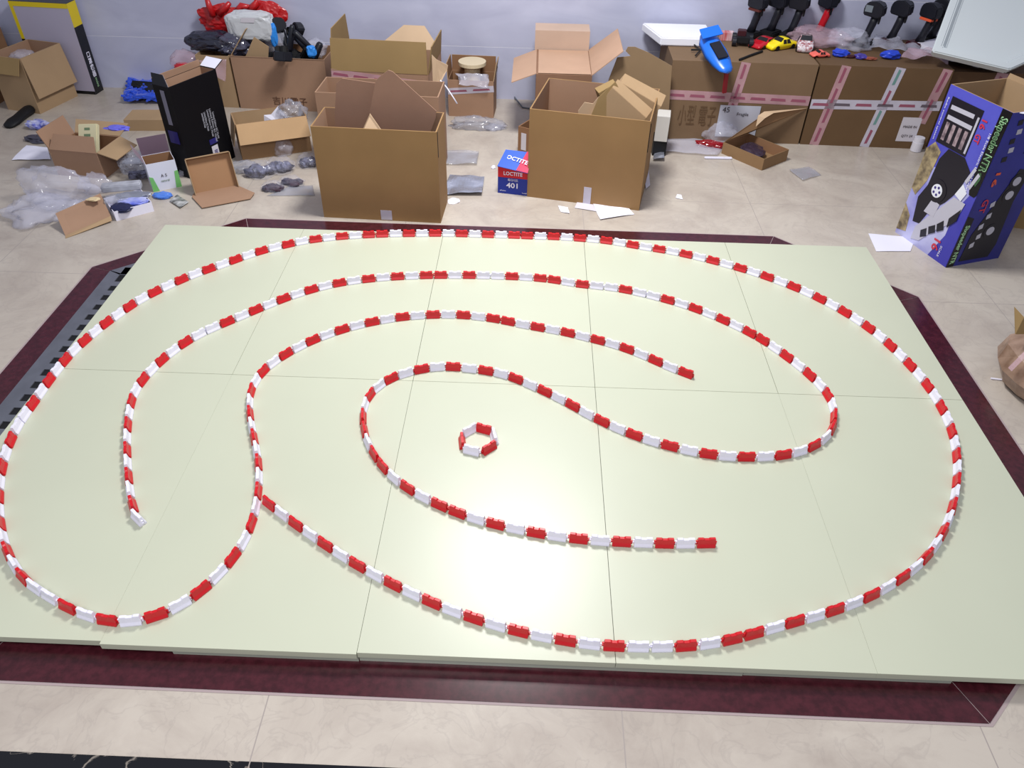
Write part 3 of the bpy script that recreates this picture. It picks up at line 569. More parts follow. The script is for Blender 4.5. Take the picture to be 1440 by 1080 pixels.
# --- right open carton near the track, with mailers
A, B = at(741, 276.4), at(898.4, 296.3)
bk = at(921, 211); dB = (bk-B).dot(UPZ.cross((B-A).normalized()))
cB = Carton('large open cardboard carton right of centre with narrow mailer boxes sticking out', A, B, min(dB, .42), .421, K_GOLD, K_PINK)
cB.patch('F', .27, .0, .305, .085, TAPEW, 'tape')
MB().box(tuple(cB.P(cB.w+.0012, .02, .34)), (.003, .006, .13)).build('corner_slit', BLACKM, cB.o)
def mailer(pts, ys, ext, label, m=K_TAN):
    top = [atY(x, y, yy) for (x, y), yy in zip(pts, ys)]; ext = V(ext); n = -ext.normalized()
    mb = MB(); b = [p+ext for p in top]
    mb.add(top+b, [(0, 1, 2, 3), (7, 6, 5, 4), (0, 4, 5, 1), (1, 5, 6, 2), (2, 6, 7, 3), (3, 7, 4, 0)])
    return one('mailer_box', mb, m, label, 'box', group='mailers in the open carton', bevel=.001)
mailer([(879, 103), (937, 134), (930, 150), (873, 116)], [.70, .66, .62, .66], (-.13, .02, -.19), 'kraft mailer box highest in the right open carton, leaning right')
mailer([(869, 111), (918, 154), (909, 166), (861, 123)], [.62, .575, .54, .59], (-.12, .02, -.20), 'kraft mailer box in the middle of the three in the right open carton', K_TAN)
mailer([(836, 124), (862, 111), (866, 117), (842, 131)], [.66, .66, .61, .61], (.10, .0, -.24), 'kraft mailer box lowest and leftmost in the right open carton', K_OLIVE)
standing([(830, 168), (842, 140), (866, 118), (896, 172), (896, 230), (835, 230)], cB.P(0, .14, 0).y-.03, cB.P(0, .14, 0).y, 'olive cardboard panel standing at the front inside the right open carton', K_OLIVE)
one('cardboard_offcut', MB().slab([atY(813, 156, .62), atY(822, 144, .62), atY(834, 146, .62), atY(845, 132, .62), atY(843, 150, .62), atY(832, 162, .62), atY(832, 210, .62), atY(813, 210, .62)], .004, 0, n=V((0, -1, 0))), K_LIGHT, 'small notched cardboard piece poking up left inside the right open carton', 'cardboard')

# --- small items right behind / below it
c1 = Carton('small brown carton half hidden between the glue box and the right open carton', at(728, 214), V((.15, .88, ZF)), .14, .14, K_DARK, K_DARK)
c1.patch('F', .02, .02, .05, .11, LABEL, 'label')
def paper(px, label, seed=1, m=WHITE, amp=.003, z=.001, name='paper_sheet', cat='paper', **kw):
    pts = [at(x, y, ZF)+UPZ*z for x, y in px]; return one(name, sheet(pts, 12, 10, amp, seed, **kw), m, label, cat)
paper([(808, 293), (845, 299), (842, 286), (812, 284)], 'thin grey cardboard scrap under the front edge of the right open carton', 51, LABEL, .002)
paper([(844, 310), (892, 302), (880, 290), (833, 286)], 'white paper sheet sticking out under the right open carton', 52, WHITE, .004)
paper([(788, 299), (802, 302), (799, 292), (784, 290)], 'torn white paper scrap left below the right open carton', 53, WHITE, .006, jag=.2)
paper([(916, 228), (934, 228), (934, 215), (920, 215)], 'crumpled grey and white wrapper right of the right open carton', 54, SILVER, .02, jag=.3)
paper([(950, 279), (960, 281), (958, 275), (952, 274)], 'tiny white scrap on the floor before the taped cartons', 55, WHITE, .003)
paper([(908, 268), (914, 262), (912, 240), (906, 246)], 'narrow white strip along the side of the right open carton', 56, WHITE, .006)

# --- closed carton with open side flaps near the wall, small carton on top
A = atY(754, 104, 1.1); B = atY(833, 104, 1.1); hH = A.z-ZF
cH = Carton('brown carton by the wall with both side flaps spread wide', up(A, ZF), up(B, ZF), .42, hH, kraft('h_brown', 138, 104, 82), K_PINK, closed=True)
K_TOPF = kraft('pale_pink', 184, 150, 126)
cH.patch('T', .01, .006, cH.w-.006, .39, K_TOPF, 'top_flap', off=.004)
cH.flap('L', 112, .135, (.0, .01), m=K_TOPF, hinge=(.04, 1)); cH.flap('R', 50, .19, (.0, .03), m=K_TOPF)
text_mesh('第二五 電子器', .04, cH.fm('F', .13, hH-.065), BRINK, cH.o, fit=.17); text_mesh('東莞 製造', .03, cH.fm('F', .2, hH-.13), BRINK, cH.o, fit=.15)
zt = cH.P(0, 0, hH).z+.001
cH2 = Carton('small pale carton stacked at the back on the carton with spread flaps', V((A.x-.012, 1.50, zt)), V((A.x+.285, 1.50, zt)), .14, .10, kraft('paler', 190, 164, 146), closed=True)

# --- row of big taped cartons at the right
def tz(c): return c.P(0, 0, c.h).z
cL = Carton('left big closed carton of the wall row, pink tape cross and taped label', V((.775, 1.199, ZF)), V((1.52, 1.19, ZF)), .50, .42, kraft('big_left', 122, 98, 74), closed=True)
cL.strip('F', .0, .245, .745, .235, .05, TAPE, [TPRINT])
cL.strip('F', .375, .42, .34, .12, .05, TAPE, [TPRINT])
text_mesh('小型 電子', .12, cL.fm('F', .17, .13), kraft('stamp', 100, 76, 54), cL.o, fit=.2)
g = cL.patch('F', .285, .03, .50, .20, mat('waybill', srgb(190, 192, 205), rough=.3), 'shipping_label', off=.004)
text_mesh('45', .04, cL.fm('F', .32, .175, .0065), INK, g); text_mesh('Fragile', .024, cL.fm('F', .41, .155, .0065), INK, g)
cM = Carton('middle big closed carton of the wall row, crossed by three tape strips', V((1.53, 1.19, ZF)), V((2.20, 1.172, ZF)), .50, .42, kraft('big_mid', 104, 80, 56), closed=True)
cM.strip('F', .0, .22, .67, .235, .05, TAPEW, [TPRINT, mat('tape_grey_print', srgb(100, 90, 100), rough=.4)])
cM.strip('F', .13, .42, .075, .0, .05, TAPE, [TPRINT])
cM.strip('F', .405, .42, .345, .0, .05, TAPEW, [TPRINTG, TPRINT])
cM.strip('F', .64, .42, .60, .14, .05, TAPE, [TPRINT])
g = cM.patch('F', .50, .04, .60, .17, LABEL, 'carton_label'); text_mesh('MADE IN', .018, cM.fm('F', .55, .12, .0035), INK, g); text_mesh('QTY 24', .018, cM.fm('F', .55, .07, .0035), INK, g)
cN = Carton('rightmost big closed carton, dark, behind the open blue box', V((2.22, 1.21, ZF)), V((2.95, 1.20, ZF)), .48, .40, kraft('big_right', 92, 68, 48), closed=True)
cN.strip('F', .25, .40, .235, .22, .06, TAPE, [TPRINT])
one('cardboard_sheet', MB().slab([atY(x, y, 1.15) for x, y in ((880, 72), (883, 66), (893, 66), (912, 74), (945, 93), (941, 150), (936, 207), (880, 207), (852, 150), (856, 112), (868, 81), (887, 79))], .005, 0, n=V((0, -1, 0))), kraft('leaning', 142, 118, 90),
    'die-cut cardboard sheet with rounded tab leaning left of the taped cartons', 'cardboard')
Carton('small white carton squeezed behind the right open carton', V((.70, .98, ZF+.08)), V((.765, .97, ZF+.08)), .1, .13, mat('offwhite', srgb(210, 206, 200), rough=.6), closed=True, name='small_carton')
one('dark_block', MB().box((.735, 1.04, ZF+.04), (.07, .12, .078)), BLACKM, 'dark block under the small white carton behind the right open carton', 'block')  # plain black block below the small white carton

# white foam slab
q = [at(902, 35, .40), at(990, 33, .40), at(1000, 50, .40), at(928, 53, .40)]
q = [V((.66, 1.70, .42)), V((1.02, 1.70, .42)), V((1.01, 1.43, .42)), V((.735, 1.43, .42))]
one('foam_slab', MB().slab(q, .043, 0, n=UPZ), FOAM, 'white foam slab lying on the left end of the taped carton row', 'foam', bevel=.006)

# --- toy car shells
def car_body(name, label, loc, rz, m, L=.17, W=.075, H=.05, cat='toy car', glass=BLACKM, wheels=True, wing=False, group='toy cars and shells'):
    t = thing(name, label, cat, loc, rz, group, world=False)
    xs = [-.5, -.46, -.40, -.27, -.13, .05, .17, .33, .45, .5]
    top = [.40, .56, .60, .66, .97, 1.0, .70, .56, .46, .30]; wd = [.86, .94, .98, 1, .99, .99, 1, .98, .92, .78]
    mb = MB(); vs = []; fs = []; sec = 8
    for x, h, w_ in zip(xs, top, wd):
        hw = W/2*w_; hh = H*h; roof = hw*(.70 if h > .8 else .88)
        bh = min(hh*.8, H*.5)
        arch = .012 if (abs(abs(x)-.3) < .08) else .004
        vs += [(x*L, -hw, arch), (x*L, -hw, bh), (x*L, -roof, hh*.97), (x*L, -roof*.5, hh), (x*L, roof*.5, hh), (x*L, roof, hh*.97), (x*L, hw, bh), (x*L, hw, arch)]
    for i in range(len(xs)-1):
        for j in range(sec): fs.append((i*sec+j, i*sec+(j+1) % sec, (i+1)*sec+(j+1) % sec, (i+1)*sec+j))
    fs += [tuple(range(sec-1, -1, -1)), tuple(range((len(xs)-1)*sec, len(xs)*sec))]
    mb.add(vs, fs); mb.build('shell', m, t, True)
    g = MB()
    for sy in (-1, 1):
        yy = sy*W/2
        for x0, x1 in ((-.2, -.05), (-.03, .10)):
            g.slab([(x0*L, yy*.985, H*.54), (x1*L, yy*.985, H*.54), (x1*L*.9, yy*.76, H*.90), (x0*L*.72, yy*.76, H*.90)], .002, 0, n=V((0, sy, .6)).normalized())
    g.slab([(.175*L, -W*.37, H*.72), (.175*L, W*.37, H*.72), (.065*L, W*.31, H*1.01), (.065*L, -W*.31, H*1.01)], .002, 0, n=V((.8, 0, .6)).normalized())
    g.slab([(-.265*L, -W*.36, H*.69), (-.265*L, W*.36, H*.69), (-.145*L, W*.31, H*.985), (-.145*L, -W*.31, H*.985)], .002, 0, n=V((-.8, 0, .6)).normalized())
    g.build('windows', glass, t)
    if wheels:
        for sx in (-1, 1):
            for sy in (-1, 1): MB().tube([(sx*.3*L, sy*W*.40, H*.22), (sx*.3*L, sy*W*.51, H*.22)], H*.23, 14).build('wheel', BLACKM, t)
    if wing: MB().box((-.46*L, 0, H*.95), (.02, W*.95, .004)).build('rear_wing', m, t)
    return t
car_body('toy_car', 'yellow toy car on the left taped carton', at(1097, 67, TZ), math.radians(208), YELLOW, .175, .078, .055)
car_body('toy_car', 'red toy car just behind the yellow one', at(1074, 64, TZ), math.radians(222), REDG, .19, .085, .045)
car_body('toy_car', 'small dark patterned toy truck right of the yellow car', at(1130, 70, TZ), math.radians(258), mat('pattern_red', srgb(150, 60, 66), rough=.3, col2=srgb(230, 225, 230), scale=90), .12, .085, .075, glass=BLACK)
car_body('toy_shell', 'small peach coloured car shell right of the patterned truck', at(1152, 79, TZ), math.radians(190), mat('peach', srgb(240, 110, 96), rough=.3), .095, .06, .03, wheels=False)
t = thing('toy_chassis', 'dark bare toy chassis standing in front of the first controller', 'toy car', at(1043, 62, TZ), math.radians(80), world=False)
MB().box((0, 0, .03), (.10, .07, .03)).build('frame', BLACKM, t, bevel=.004); MB().box((.01, .01, .055), (.05, .045, .03)).build('motor_block', mat('maroon', srgb(62, 20, 28), rough=.4), t, bevel=.003)
for sx in (-1, 1):
    for sy in (-1, 1): MB().tube([(sx*.045, sy*.034, .022), (sx*.045, sy*.055, .022)], .022, 14).build('wheel', BLACK, t)
# blue shell hanging over the carton edge
o = thing('toy_shell', 'bright blue toy boat-like shell hanging over the carton front edge', 'toy shell', at(1006, 78, TZ+.045), 0, None, world=False)
o.rotation_euler = (math.radians(10), math.radians(24), math.radians(-68)); o.scale = (.86, .92, .92)
mb = MB(); st = [(-.15, .035, .035, .012), (-.10, .06, .045, .0), (0, .066, .052, -.004), (.08, .056, .045, 0), (.14, .04, .032, .006), (.165, .02, .022, .012)]; vs = []; fs = []
for x, hw, h, z in st: vs += [(x, -hw, z+.01), (x, -hw*.86, z+h*.62), (x, -hw*.4, z+h), (x, hw*.4, z+h), (x, hw*.86, z+h*.62), (x, hw, z+.01), (x, 0, z)]
for i in range(5):
    for j in range(7): fs.append((i*7+j, i*7+(j+1) % 7, (i+1)*7+(j+1) % 7, (i+1)*7+j))
fs += [tuple(range(6, -1, -1)), tuple(range(35, 42))]
mb.add(vs, fs).build('hull', BLUE, o, True)
MB().box((.02, 0, .053), (.13, .06, .008)).build('cockpit_opening', BLACK, o, bevel=.002)
MB().slab([(-.14, -.055, .08), (-.075, -.06, .07), (-.075, .06, .07), (-.14, .055, .08)], .005, 0, n=UPZ).build('rear_wing', BLUE, o)
MB().slab([(.10, -.03, .036), (.155, -.018, .03), (.155, .018, .03), (.10, .03, .036)], .002, 0, n=UPZ).build('nose_panel', BLUE2, o)
MB().box((.17, .0, -.045), (.016, .02, .12), Matrix.Rotation(math.radians(-18), 3, 'Y')).build('red_strap', mat('dark_red', srgb(130, 16, 30), rough=.4), o)
one('arm_parts', MB().tube([at(975, 62, TZ+.01), at(985, 70, TZ+.01), at(978, 78, TZ+.01)], .004, 6).tube([at(972, 70, TZ+.012), at(985, 70, TZ+.012), at(992, 71, TZ+.012)], .005, 6), BLACKM, 'small dark forked part lying left of the blue shell', 'part')
one('metal_rod', MB().tube([at(1040, 84, TZ+.005), at(1055, 78, TZ+.005), at(1072, 72, TZ+.005)], .006, 6), BLACKM, 'dark rod lying from the blue shell towards the yellow car', 'rod')
one('striped_packet', MB().box(tuple(at(1022, 50, TZ+.02)), (.07, .05, .04)), mat('striped', srgb(225, 200, 205), rough=.4, col2=srgb(190, 60, 60), scale=60, stretch=(1, .1, .1)), 'small red and white striped packet behind the blue shell', 'packet')
one('plastic_bag', lump(at(1150, 62, TZ)+UPZ*.035, (.15, .10, .045), 61, .45, 2, 4, floor=TZ), CLEARP, 'clear pink-tinted bag around the peach shell on the cartons', 'bag')
one('plastic_bag', lump(at(1192, 66, TZ)+UPZ*.035, (.10, .09, .05), 62, .45, 2, 4, floor=TZ), CLEAR, 'clear crumpled bag left of the controller with grey screen', 'bag')
for px, py, lab, mm, s_ in ((1181, 79, 'royal blue shell piece below the clear bag on the cartons', BLUE2, (.045, .03, .02)), (1194, 81, 'small dark red piece right of the royal blue shell piece', mat('maroon', srgb(62, 20, 28), rough=.4), (.03, .014, .008)),
                            (1210, 82, 'small violet-blue part on the edge of the middle carton', mat('violet', srgb(70, 60, 150), rough=.35), (.03, .03, .012)), (1223, 84, 'reddish metal part beside the violet-blue one', mat('copper', srgb(150, 80, 60), rough=.4), (.035, .014, .008)),
                            (1251, 82, 'bright blue crumpled piece in film on the middle carton', BLUE2, (.05, .03, .022))):
    one('small_part', lump(at(px, py, TZ)+UPZ*s_[2]*.8, s_, int(px), .35, 2, 3, floor=TZ), mm, lab, 'part', group=None)
one('plastic_film', sheet([at(1218, 70, TZ+.002), at(1300, 92, TZ+.002), at(1310, 78, TZ+.002), at(1230, 50, TZ+.002)], 18, 10, .03, 66, jag=.15), CLEAR, 'clear film lying between the controllers and the blue crumpled piece', 'plastic film')
one('bubble_film', sheet([at(1262, 88, TZ+.004), at(1335, 94, TZ+.004), at(1335, 78, TZ+.004), at(1275, 74, TZ+.004)], 18, 10, .028, 67, jag=.15), CLEARP, 'pinkish film at the carton edge left of the white tray', 'plastic film')
# white flat box and the big white tray
fb = [at(1287, 68, TZ), at(1330, 84, TZ), at(1400, 78, TZ), at(1330, 58, TZ)]
one('flat_box', MB().slab([p+UPZ*.03 for p in fb], .028, 0, n=UPZ), WHITE, 'flat white box lying under the large white tray', 'box')
mb = sheet([at(1325, 86, TZ+.002), at(1400, 102, TZ+.002), at(1425, 88, TZ+.002), at(1345, 76, TZ+.002)], 12, 6, .01, 68)
one('printed_leaflet', mb, mat('print_bw', srgb(200, 198, 205), rough=.5, col2=srgb(50, 48, 55), scale=25), 'black and white printed leaflet sticking out under the white tray', 'leaflet')
t = thing('plastic_tray', 'large shallow white tray leaning on the cartons in the top right corner', 'tray', atY(1312, 78, 1.30), 0)
def tr(px, py, y): return atY(px, py, y)
O = [tr(1310, 72, 1.16), tr(1420, 98, 1.05), tr(1475, 70, 1.1), tr(1490, -40, 1.45), tr(1358, -60, 1.62)]
cen = sum(O, V())/5; nrm = (O[1]-O[0]).cross(O[4]-O[0]).normalized(); nrm = nrm if nrm.y < 0 else -nrm
O = [p-nrm*(p-O[0]).dot(nrm) for p in O]; cen = sum(O, V())/5
I1 = [p.lerp(cen, .15) for p in O]; I2 = [p.lerp(cen, .24)-nrm*.035 for p in O]; OB = [p-nrm*.05 for p in [p.lerp(cen, .05) for p in O]]
mb = MB(); n5 = 5; vs = O+I1+I2+OB
fs = []
for i in range(5):
    j = (i+1) % 5; fs += [(i, j, 5+j, 5+i), (5+i, 5+j, 10+j, 10+i), (j, i, 15+i, 15+j)]
fs += [(10, 11, 12, 13, 14), (19, 18, 17, 16, 15)]
mb.add(vs, fs); TRAYM = mat('tray_white', srgb(214, 220, 222), rough=.35)
mb.build('tray_shell', TRAYM, t, bevel=.006)

# --- open mailer box on the floor in front of the taped cartons
A, B = at(1071, 240), at(1118, 221)
C_ = at(1028, 212); dd = (C_-A).length
cK = Carton('small open brown mailer box on the floor before the taped cartons, lid raised', A, A+(B-A).normalized()*.205, dd, .062, kraft('mailer_out', 142, 112, 80), K_DARK, name='mailer_box', t=.003)
# lid: hinged on the far long side (left-back), raised over
h0, h1 = cK.P(0, dd, .062), cK.P(cK.w, dd, .062)
Ltl = atY(1092, 155, h1.y+.0); Ltr = atY(1132, 152, h1.y+.02)
lid = MB().slab([cK.P(0, dd*.98, .065), atY(1075, 160, 1.12), atY(1134, 153, 1.19), cK.P(cK.w, dd*.98, .065)], .003, 0)
lo = lid.build('lid', kraft('lid_brown', 138, 106, 76), cK.o)
MB().slab([atY(1063, 178, 1.08), atY(1066, 163, 1.10), atY(1075, 157, 1.12), atY(1134, 152.5, 1.185), atY(1088, 159, 1.11), atY(1076, 166, 1.09)], .003, 0, n=V((0, -1, 0))).build('tuck_flap', K_LIGHT, lo)
one('bagged_part', lump(cK.P(cK.w*.5, dd*.55, .03), (.06, .09, .022), 71, .3, 2.4, 3), mat('dark_purple_film', srgb(56, 44, 60), rough=.2, spec=.8), 'dark shiny bagged part lying in the small open mailer box', 'bag')  # dark part in a shiny bag
# film, red part, stick
paper([(1128, 256), (1156, 247), (1137, 235), (1108, 240)], 'thin clear film on the floor right of the small open mailer box', 72, CLEARG, .006, name='plastic_film', cat='plastic film', jag=.1)
paper([(915, 214), (1010, 222), (1030, 196), (925, 193)], 'wide clear film on the floor under the first taped carton', 73, CLEAR, .008, name='plastic_film', cat='plastic film', jag=.1)
one('plastic_bag', lump(at(1012, 200)+UPZ*.03, (.09, .05, .07), 74, .4, 2.2, 4, floor=ZF), CLEAR, 'clear bag slumped behind the glossy red part', 'bag')
one('red_part', lump(at(998, 206)+UPZ*.012, (.075, .028, .02), 75, .35, 1.6, 4, rz=-.35, floor=ZF, sq=.9), mat('dark_gloss_red', srgb(140, 10, 24), rough=.15, coat=.5), 'glossy dark red shell part on clear film before the taped cartons', 'part')
one('white_stick', MB().box(tuple(at(1010, 222, ZF+.006)), (.145, .016, .01), Matrix.Rotation(.03, 3, 'Z')), WHITE, 'thin white bar on the floor in front of the glossy red part', 'bar', bevel=.003)

# --- open blue box of a radio-controlled truck
PURP = mat('box_violet_blue', srgb(58, 56, 165), rough=.28, spec=.5, col2=srgb(84, 86, 190), scale=2.2); NAVY = mat('box_navy', srgb(34, 34, 110), rough=.28, col2=srgb(48, 52, 150), scale=3)
A, B = at(1259, 326), at(1329.5, 376); R3 = at(1404, 363)
dZ = (R3-B).dot(UPZ.cross((B-A).normalized()))
cZ = Carton('tall open blue printed box with a silver toy truck picture, right side', A, B, max(.26, dZ), .655, K_TAN, K_TAN, name='printed_box', cat='box')
W_, D_, H_ = cZ.w, cZ.d, cZ.h
cZ.patch('F', 0, 0, W_, H_, PURP, 'front_print', off=.0009)
def fq(u0, v0, u1, v1, m, name, face='F', off=.0016, parent=None):
    w, d, h = cZ.w, cZ.d, cZ.h
    g = (lambda u, v: cZ.P(u, -off, v)) if face == 'F' else (lambda u, v: cZ.P(w+off, u, v))
    nn = -cZ.y if face == 'F' else cZ.x
    return MB().slab([g(u0, v0), g(u1, v0), g(u1, v1), g(u0, v1)], .0012, 0, n=nn).build(name, m, parent or cZ.o)
def fpoly(pts, m, name, face='F', off=.0016):
    g = (lambda u, v: cZ.P(u, -off, v)) if face == 'F' else (lambda u, v: cZ.P(cZ.w+off, u, v))
    return MB().slab([g(u*(W_ if face == 'F' else D_), v*H_) for u, v in pts], .0012, 0, n=(-cZ.y if face == 'F' else cZ.x)).build(name, m, cZ.o)
SKY = mat('art_pale', srgb(190, 190, 225), rough=.3, col2=srgb(130, 130, 205), scale=6); ROCK = mat('art_rock', srgb(176, 158, 120), rough=.35, col2=srgb(92, 80, 66), scale=28)
fpoly([(.0, .0), (.66, .0), (.80, .18), (.80, .36), (.94, .52), (.7, .56), (.0, .50)], SKY, 'picture', off=.0014)
fpoly([(.0, .33), (.10, .30), (.20, .42), (.24, .62), (.10, .66), (.0, .60)], ROCK, 'picture_rocks', off=.0028)
fpoly([(.0, .03), (.17, .05), (.14, .16), (.0, .22)], ROCK, 'picture_rocks', off=.0028)
DKART = mat('art_dark', srgb(26, 24, 34), rough=.35); SILV = mat('art_silver', srgb(186, 184, 196), rough=.3)
fpoly([(.22, .14), (.34, .15), (.42, .26), (.60, .36), (.72, .46), (.78, .60), (.62, .66), (.34, .66), (.26, .58), (.24, .40), (.16, .30)], DKART, 'picture_undercarriage', off=.0032)
fpoly([(.30, .03), (.44, .05), (.62, .17), (.86, .29), (.90, .42), (.70, .42), (.60, .34), (.46, .24), (.30, .12)], SILV, 'picture_truck_body', off=.0040)
fpoly([(.34, .24), (.52, .24), (.54, .33), (.40, .34)], SILV, 'picture_fender', off=.0046)
for a in ([(.44, .075), (.53, .105), (.49, .155), (.41, .12)], [(.55, .125), (.64, .16), (.60, .205), (.51, .17)], [(.66, .17), (.75, .205), (.70, .26), (.62, .215)], [(.78, .23), (.88, .30), (.88, .38), (.76, .29)]):
    fpoly(a, DKART, 'picture_window', off=.0052)
fpoly([(.70, .44), (.82, .42), (.86, .48), (.76, .52)], mat('art_light', srgb(226, 228, 235), rough=.3), 'picture_headlamp', off=.0052)
for a in ([(.76, .54), (.80, .53), (.86, .63), (.82, .64)], [(.84, .52), (.88, .51), (.94, .61), (.90, .62)]): fpoly(a, SILV, 'picture_grille', off=.0052)
def disc(face, u, v, r, m, name, off):
    g = cZ.P(u*W_, -off, v*H_) if face == 'F' else cZ.P(W_+off, u*D_, v*H_)
    ax, ay = ((cZ.x, cZ.z) if face == 'F' else (cZ.y, cZ.z)); n = -cZ.y if face == 'F' else cZ.x
    return MB().slab([g+ax*r*math.cos(a*PI/10)+ay*r*math.sin(a*PI/10) for a in range(20)], .001, 0, n=n).build(name, m, cZ.o)
disc('F', .42, .40, .048, DKART, 'picture_tyre', .0052); disc('F', .42, .40, .028, mat('art_light', srgb(226, 228, 235), rough=.3), 'picture_wheel', .0062)
for a in range(5):
    aa = a*2*PI/5; disc('F', .42+.016*math.cos(aa)/W_, .40+.016*math.sin(aa)/H_, .0055, mat('art_violet', srgb(60, 50, 120), rough=.3), 'picture_wheel_hole', .0072)
# photo panel of parts at the top
fpoly([(.10, .665), (.62, .665), (.62, .945), (.10, .945)], DKART, 'parts_panel', off=.003)
for k in range(4): fpoly([(.16+.105*k, .69), (.215+.105*k, .69), (.215+.105*k, .80), (.16+.105*k, .80)], mat('art_pinkgrey', srgb(170, 150, 155), rough=.35, col2=srgb(90, 76, 84), scale=40), 'picture_shock', off=.0042)
fpoly([(.14, .815), (.55, .815), (.55, .84), (.14, .84)], SILV, 'picture_links', off=.0042); fpoly([(.14, .875), (.52, .88), (.52, .905), (.14, .90)], SILV, 'picture_links', off=.0042)
fpoly([(.575, .68), (.605, .68), (.605, .90), (.575, .90)], SILV, 'picture_links', off=.0042)
down = -cZ.z
def side_text(s, size, u, v, m, fit=None, face='F', bold=False, off=.0034):
    g = cZ.P(u*W_, -off, v*H_) if face == 'F' else cZ.P(W_+off, u*D_, v*H_)
    right = cZ.x if face == 'F' else cZ.y
    return text_mesh(s, size, frame(g, down, right), m, cZ.o, fit=fit, bold=bold)
GREENP = mat('logo_green', srgb(60, 96, 62), rough=.35); PALEG = mat('logo_pale_green', srgb(170, 215, 165), rough=.35); ARTRED = mat('art_red', srgb(200, 50, 70), rough=.35)
fpoly([(.85, .53), (.89, .48), (.975, .48), (1.0, .50), (1.0, 1.0), (.85, 1.0)], mat('art_black', srgb(8, 9, 14), rough=.3), 'title_band', off=.003)
side_text('Sixpeeder', .044, .93, .86, PALEG, .135, bold=True, off=.0046); side_text('NTR', .044, .93, .69, PALEG, .07, bold=True, off=.0046)
side_text('Sixpeeder', .040, .93, .86, GREENP, .128, off=.0054); side_text('NTR', .040, .93, .69, GREENP, .064, off=.0054)
fpoly([(.89, .56), (.93, .54), (.96, .59), (.94, .63), (.90, .62)], GREENP, 'logo_figure', off=.0042)
side_text('1/8 Scale Electric Model Crawler', .014, .83, .66, WHITE, .25); side_text('16', .036, .68, .88, ARTRED, .035, bold=True); side_text('GT', .036, .68, .79, ARTRED, .035, bold=True)
side_text('Radio control system', .010, .05, .80, WHITE, .17); side_text('16', .05, .72, .10, ARTRED, .05, bold=True); side_text('SCALE', .014, .82, .07, WHITE, .05)
# right face
MB().slab([cZ.P(W_+.0014, 0, 0), cZ.P(W_+.0014, D_, 0), cZ.P(W_+.0014, D_, H_), cZ.P(W_+.0014, 0, H_)], .001, 0, n=cZ.x).build('side_print', NAVY, cZ.o)
fpoly([(.0, .0), (.13, .0), (.13, .34), (.0, .36)], mat('art_black', srgb(8, 9, 14), rough=.3), 'title_band', 'R', off=.003)
side_text('Sixpeeder NTR', .03, .07, .16, PALEG, .18, 'R', True)
fpoly([(.2, .03), (.75, .03), (.8, .12), (.74, .42), (.80, .62), (.58, .64), (.4, .42), (.22, .22)], DKART, 'picture_chassis', 'R', off=.003)
for u, v in ((.62, .56), (.60, .47), (.55, .23)): disc('R', u, v, .032, DKART, 'picture_tyre', .0042); disc('R', u, v, .019, SILV, 'picture_wheel', .0052)
for u, v in ((.33, .40), (.36, .32), (.30, .25), (.34, .18), (.28, .12)): fpoly([(u, v), (u+.07, v+.01), (u+.06, v+.045), (u-.01, v+.03)], SILV, 'picture_part', 'R', off=.0042)
for k in range(5): fpoly([(.16+.05*(k % 2), .92-.055*k), (.24+.05*(k % 2), .925-.055*k), (.23+.05*(k % 2), .955-.055*k), (.15+.05*(k % 2), .95-.055*k)], SILV if k % 2 else DKART, 'picture_part', 'R', off=.003)
fpoly([(.5, .74), (.8, .74), (.82, .84), (.55, .85)], DKART, 'picture_part', 'R', off=.003)
side_text('16', .03, .2, .60, ORANGE, .06, 'R', True, .004); side_text('GT', .04, .2, .42, ARTRED, .06, 'R', True, .004)
cZ.flap('K', 10, .02, m=K_TAN)
MB().slab([cZ.P(W_+.002, D_*.10, H_-.0), cZ.P(W_+.002, D_*.9, H_), cZ.P(W_+.055, D_*.9, H_+.012), cZ.P(W_+.055, D_*.10, H_+.012)], .003, 0, n=UPZ).build('flap', WHITE, cZ.o)
paper([(1232, 354), (1280, 354), (1289, 343), (1268, 329), (1221, 329)][:1]+[(1280, 354), (1287, 335), (1221, 329)], 'blank white sheet on the floor against the tall blue box', 81, WHITE, .0015)
t = MB(); c = at(1287, 212); t.tube([up(c, ZF+.002), up(c, ZF+.05), up(c, ZF+.052)], [.028, .028, .024], 18); t.tube([up(c, ZF+.052), up(c, ZF+.075)], .026, 18)
one('plastic_tub', t, mat('cap_white', srgb(215, 212, 222), rough=.5), 'small white tub behind the left edge of the tall blue box', 'tub')
cQ = Carton('brown carton behind the tall blue box at the right edge', V((2.20, .32, ZF)), V((2.7, .2, ZF)), .3, .25, K_OLIVE, closed=True)

# --- wrapped brown bag at the right frame edge
c = at(1453, 545)
mb = MB(); prof = [(0, .085, .0), (.02, .11, .0), (.07, .125, -.01), (.13, .115, .0), (.18, .085, .02), (.23, .05, .03), (.27, .022, .015)]; vs = []; fs = []; n = 14
for k_, (z, r, dx) in enumerate(prof):
    for j in range(n):
        a = 2*PI*j/n; rr = r*(1+.12*noise.noise(V((math.cos(a)*2, math.sin(a)*2, z*12))))
        vs.append(c+V((dx+rr*math.cos(a)+.0, rr*math.sin(a)*1.3, z+.001)))
for k_ in range(len(prof)-1):
    for j in range(n): fs.append((k_*n+j, k_*n+(j+1) % n, (k_+1)*n+(j+1) % n, (k_+1)*n+j))
fs += [tuple(range(n-1, -1, -1)), tuple(range((len(prof)-1)*n, len(prof)*n))]
mb.add(vs, fs)
t = thing('wrapped_bundle', 'brown wrapped bundle with pinkish label at the right edge beside the track', 'bundle', c, 0)
mb.build('wrapping', mat('brown_wrap', srgb(160, 132, 112), rough=.35, spec=.6, col2=srgb(120, 92, 72), scale=18, bump=.6, bscale=30), t)
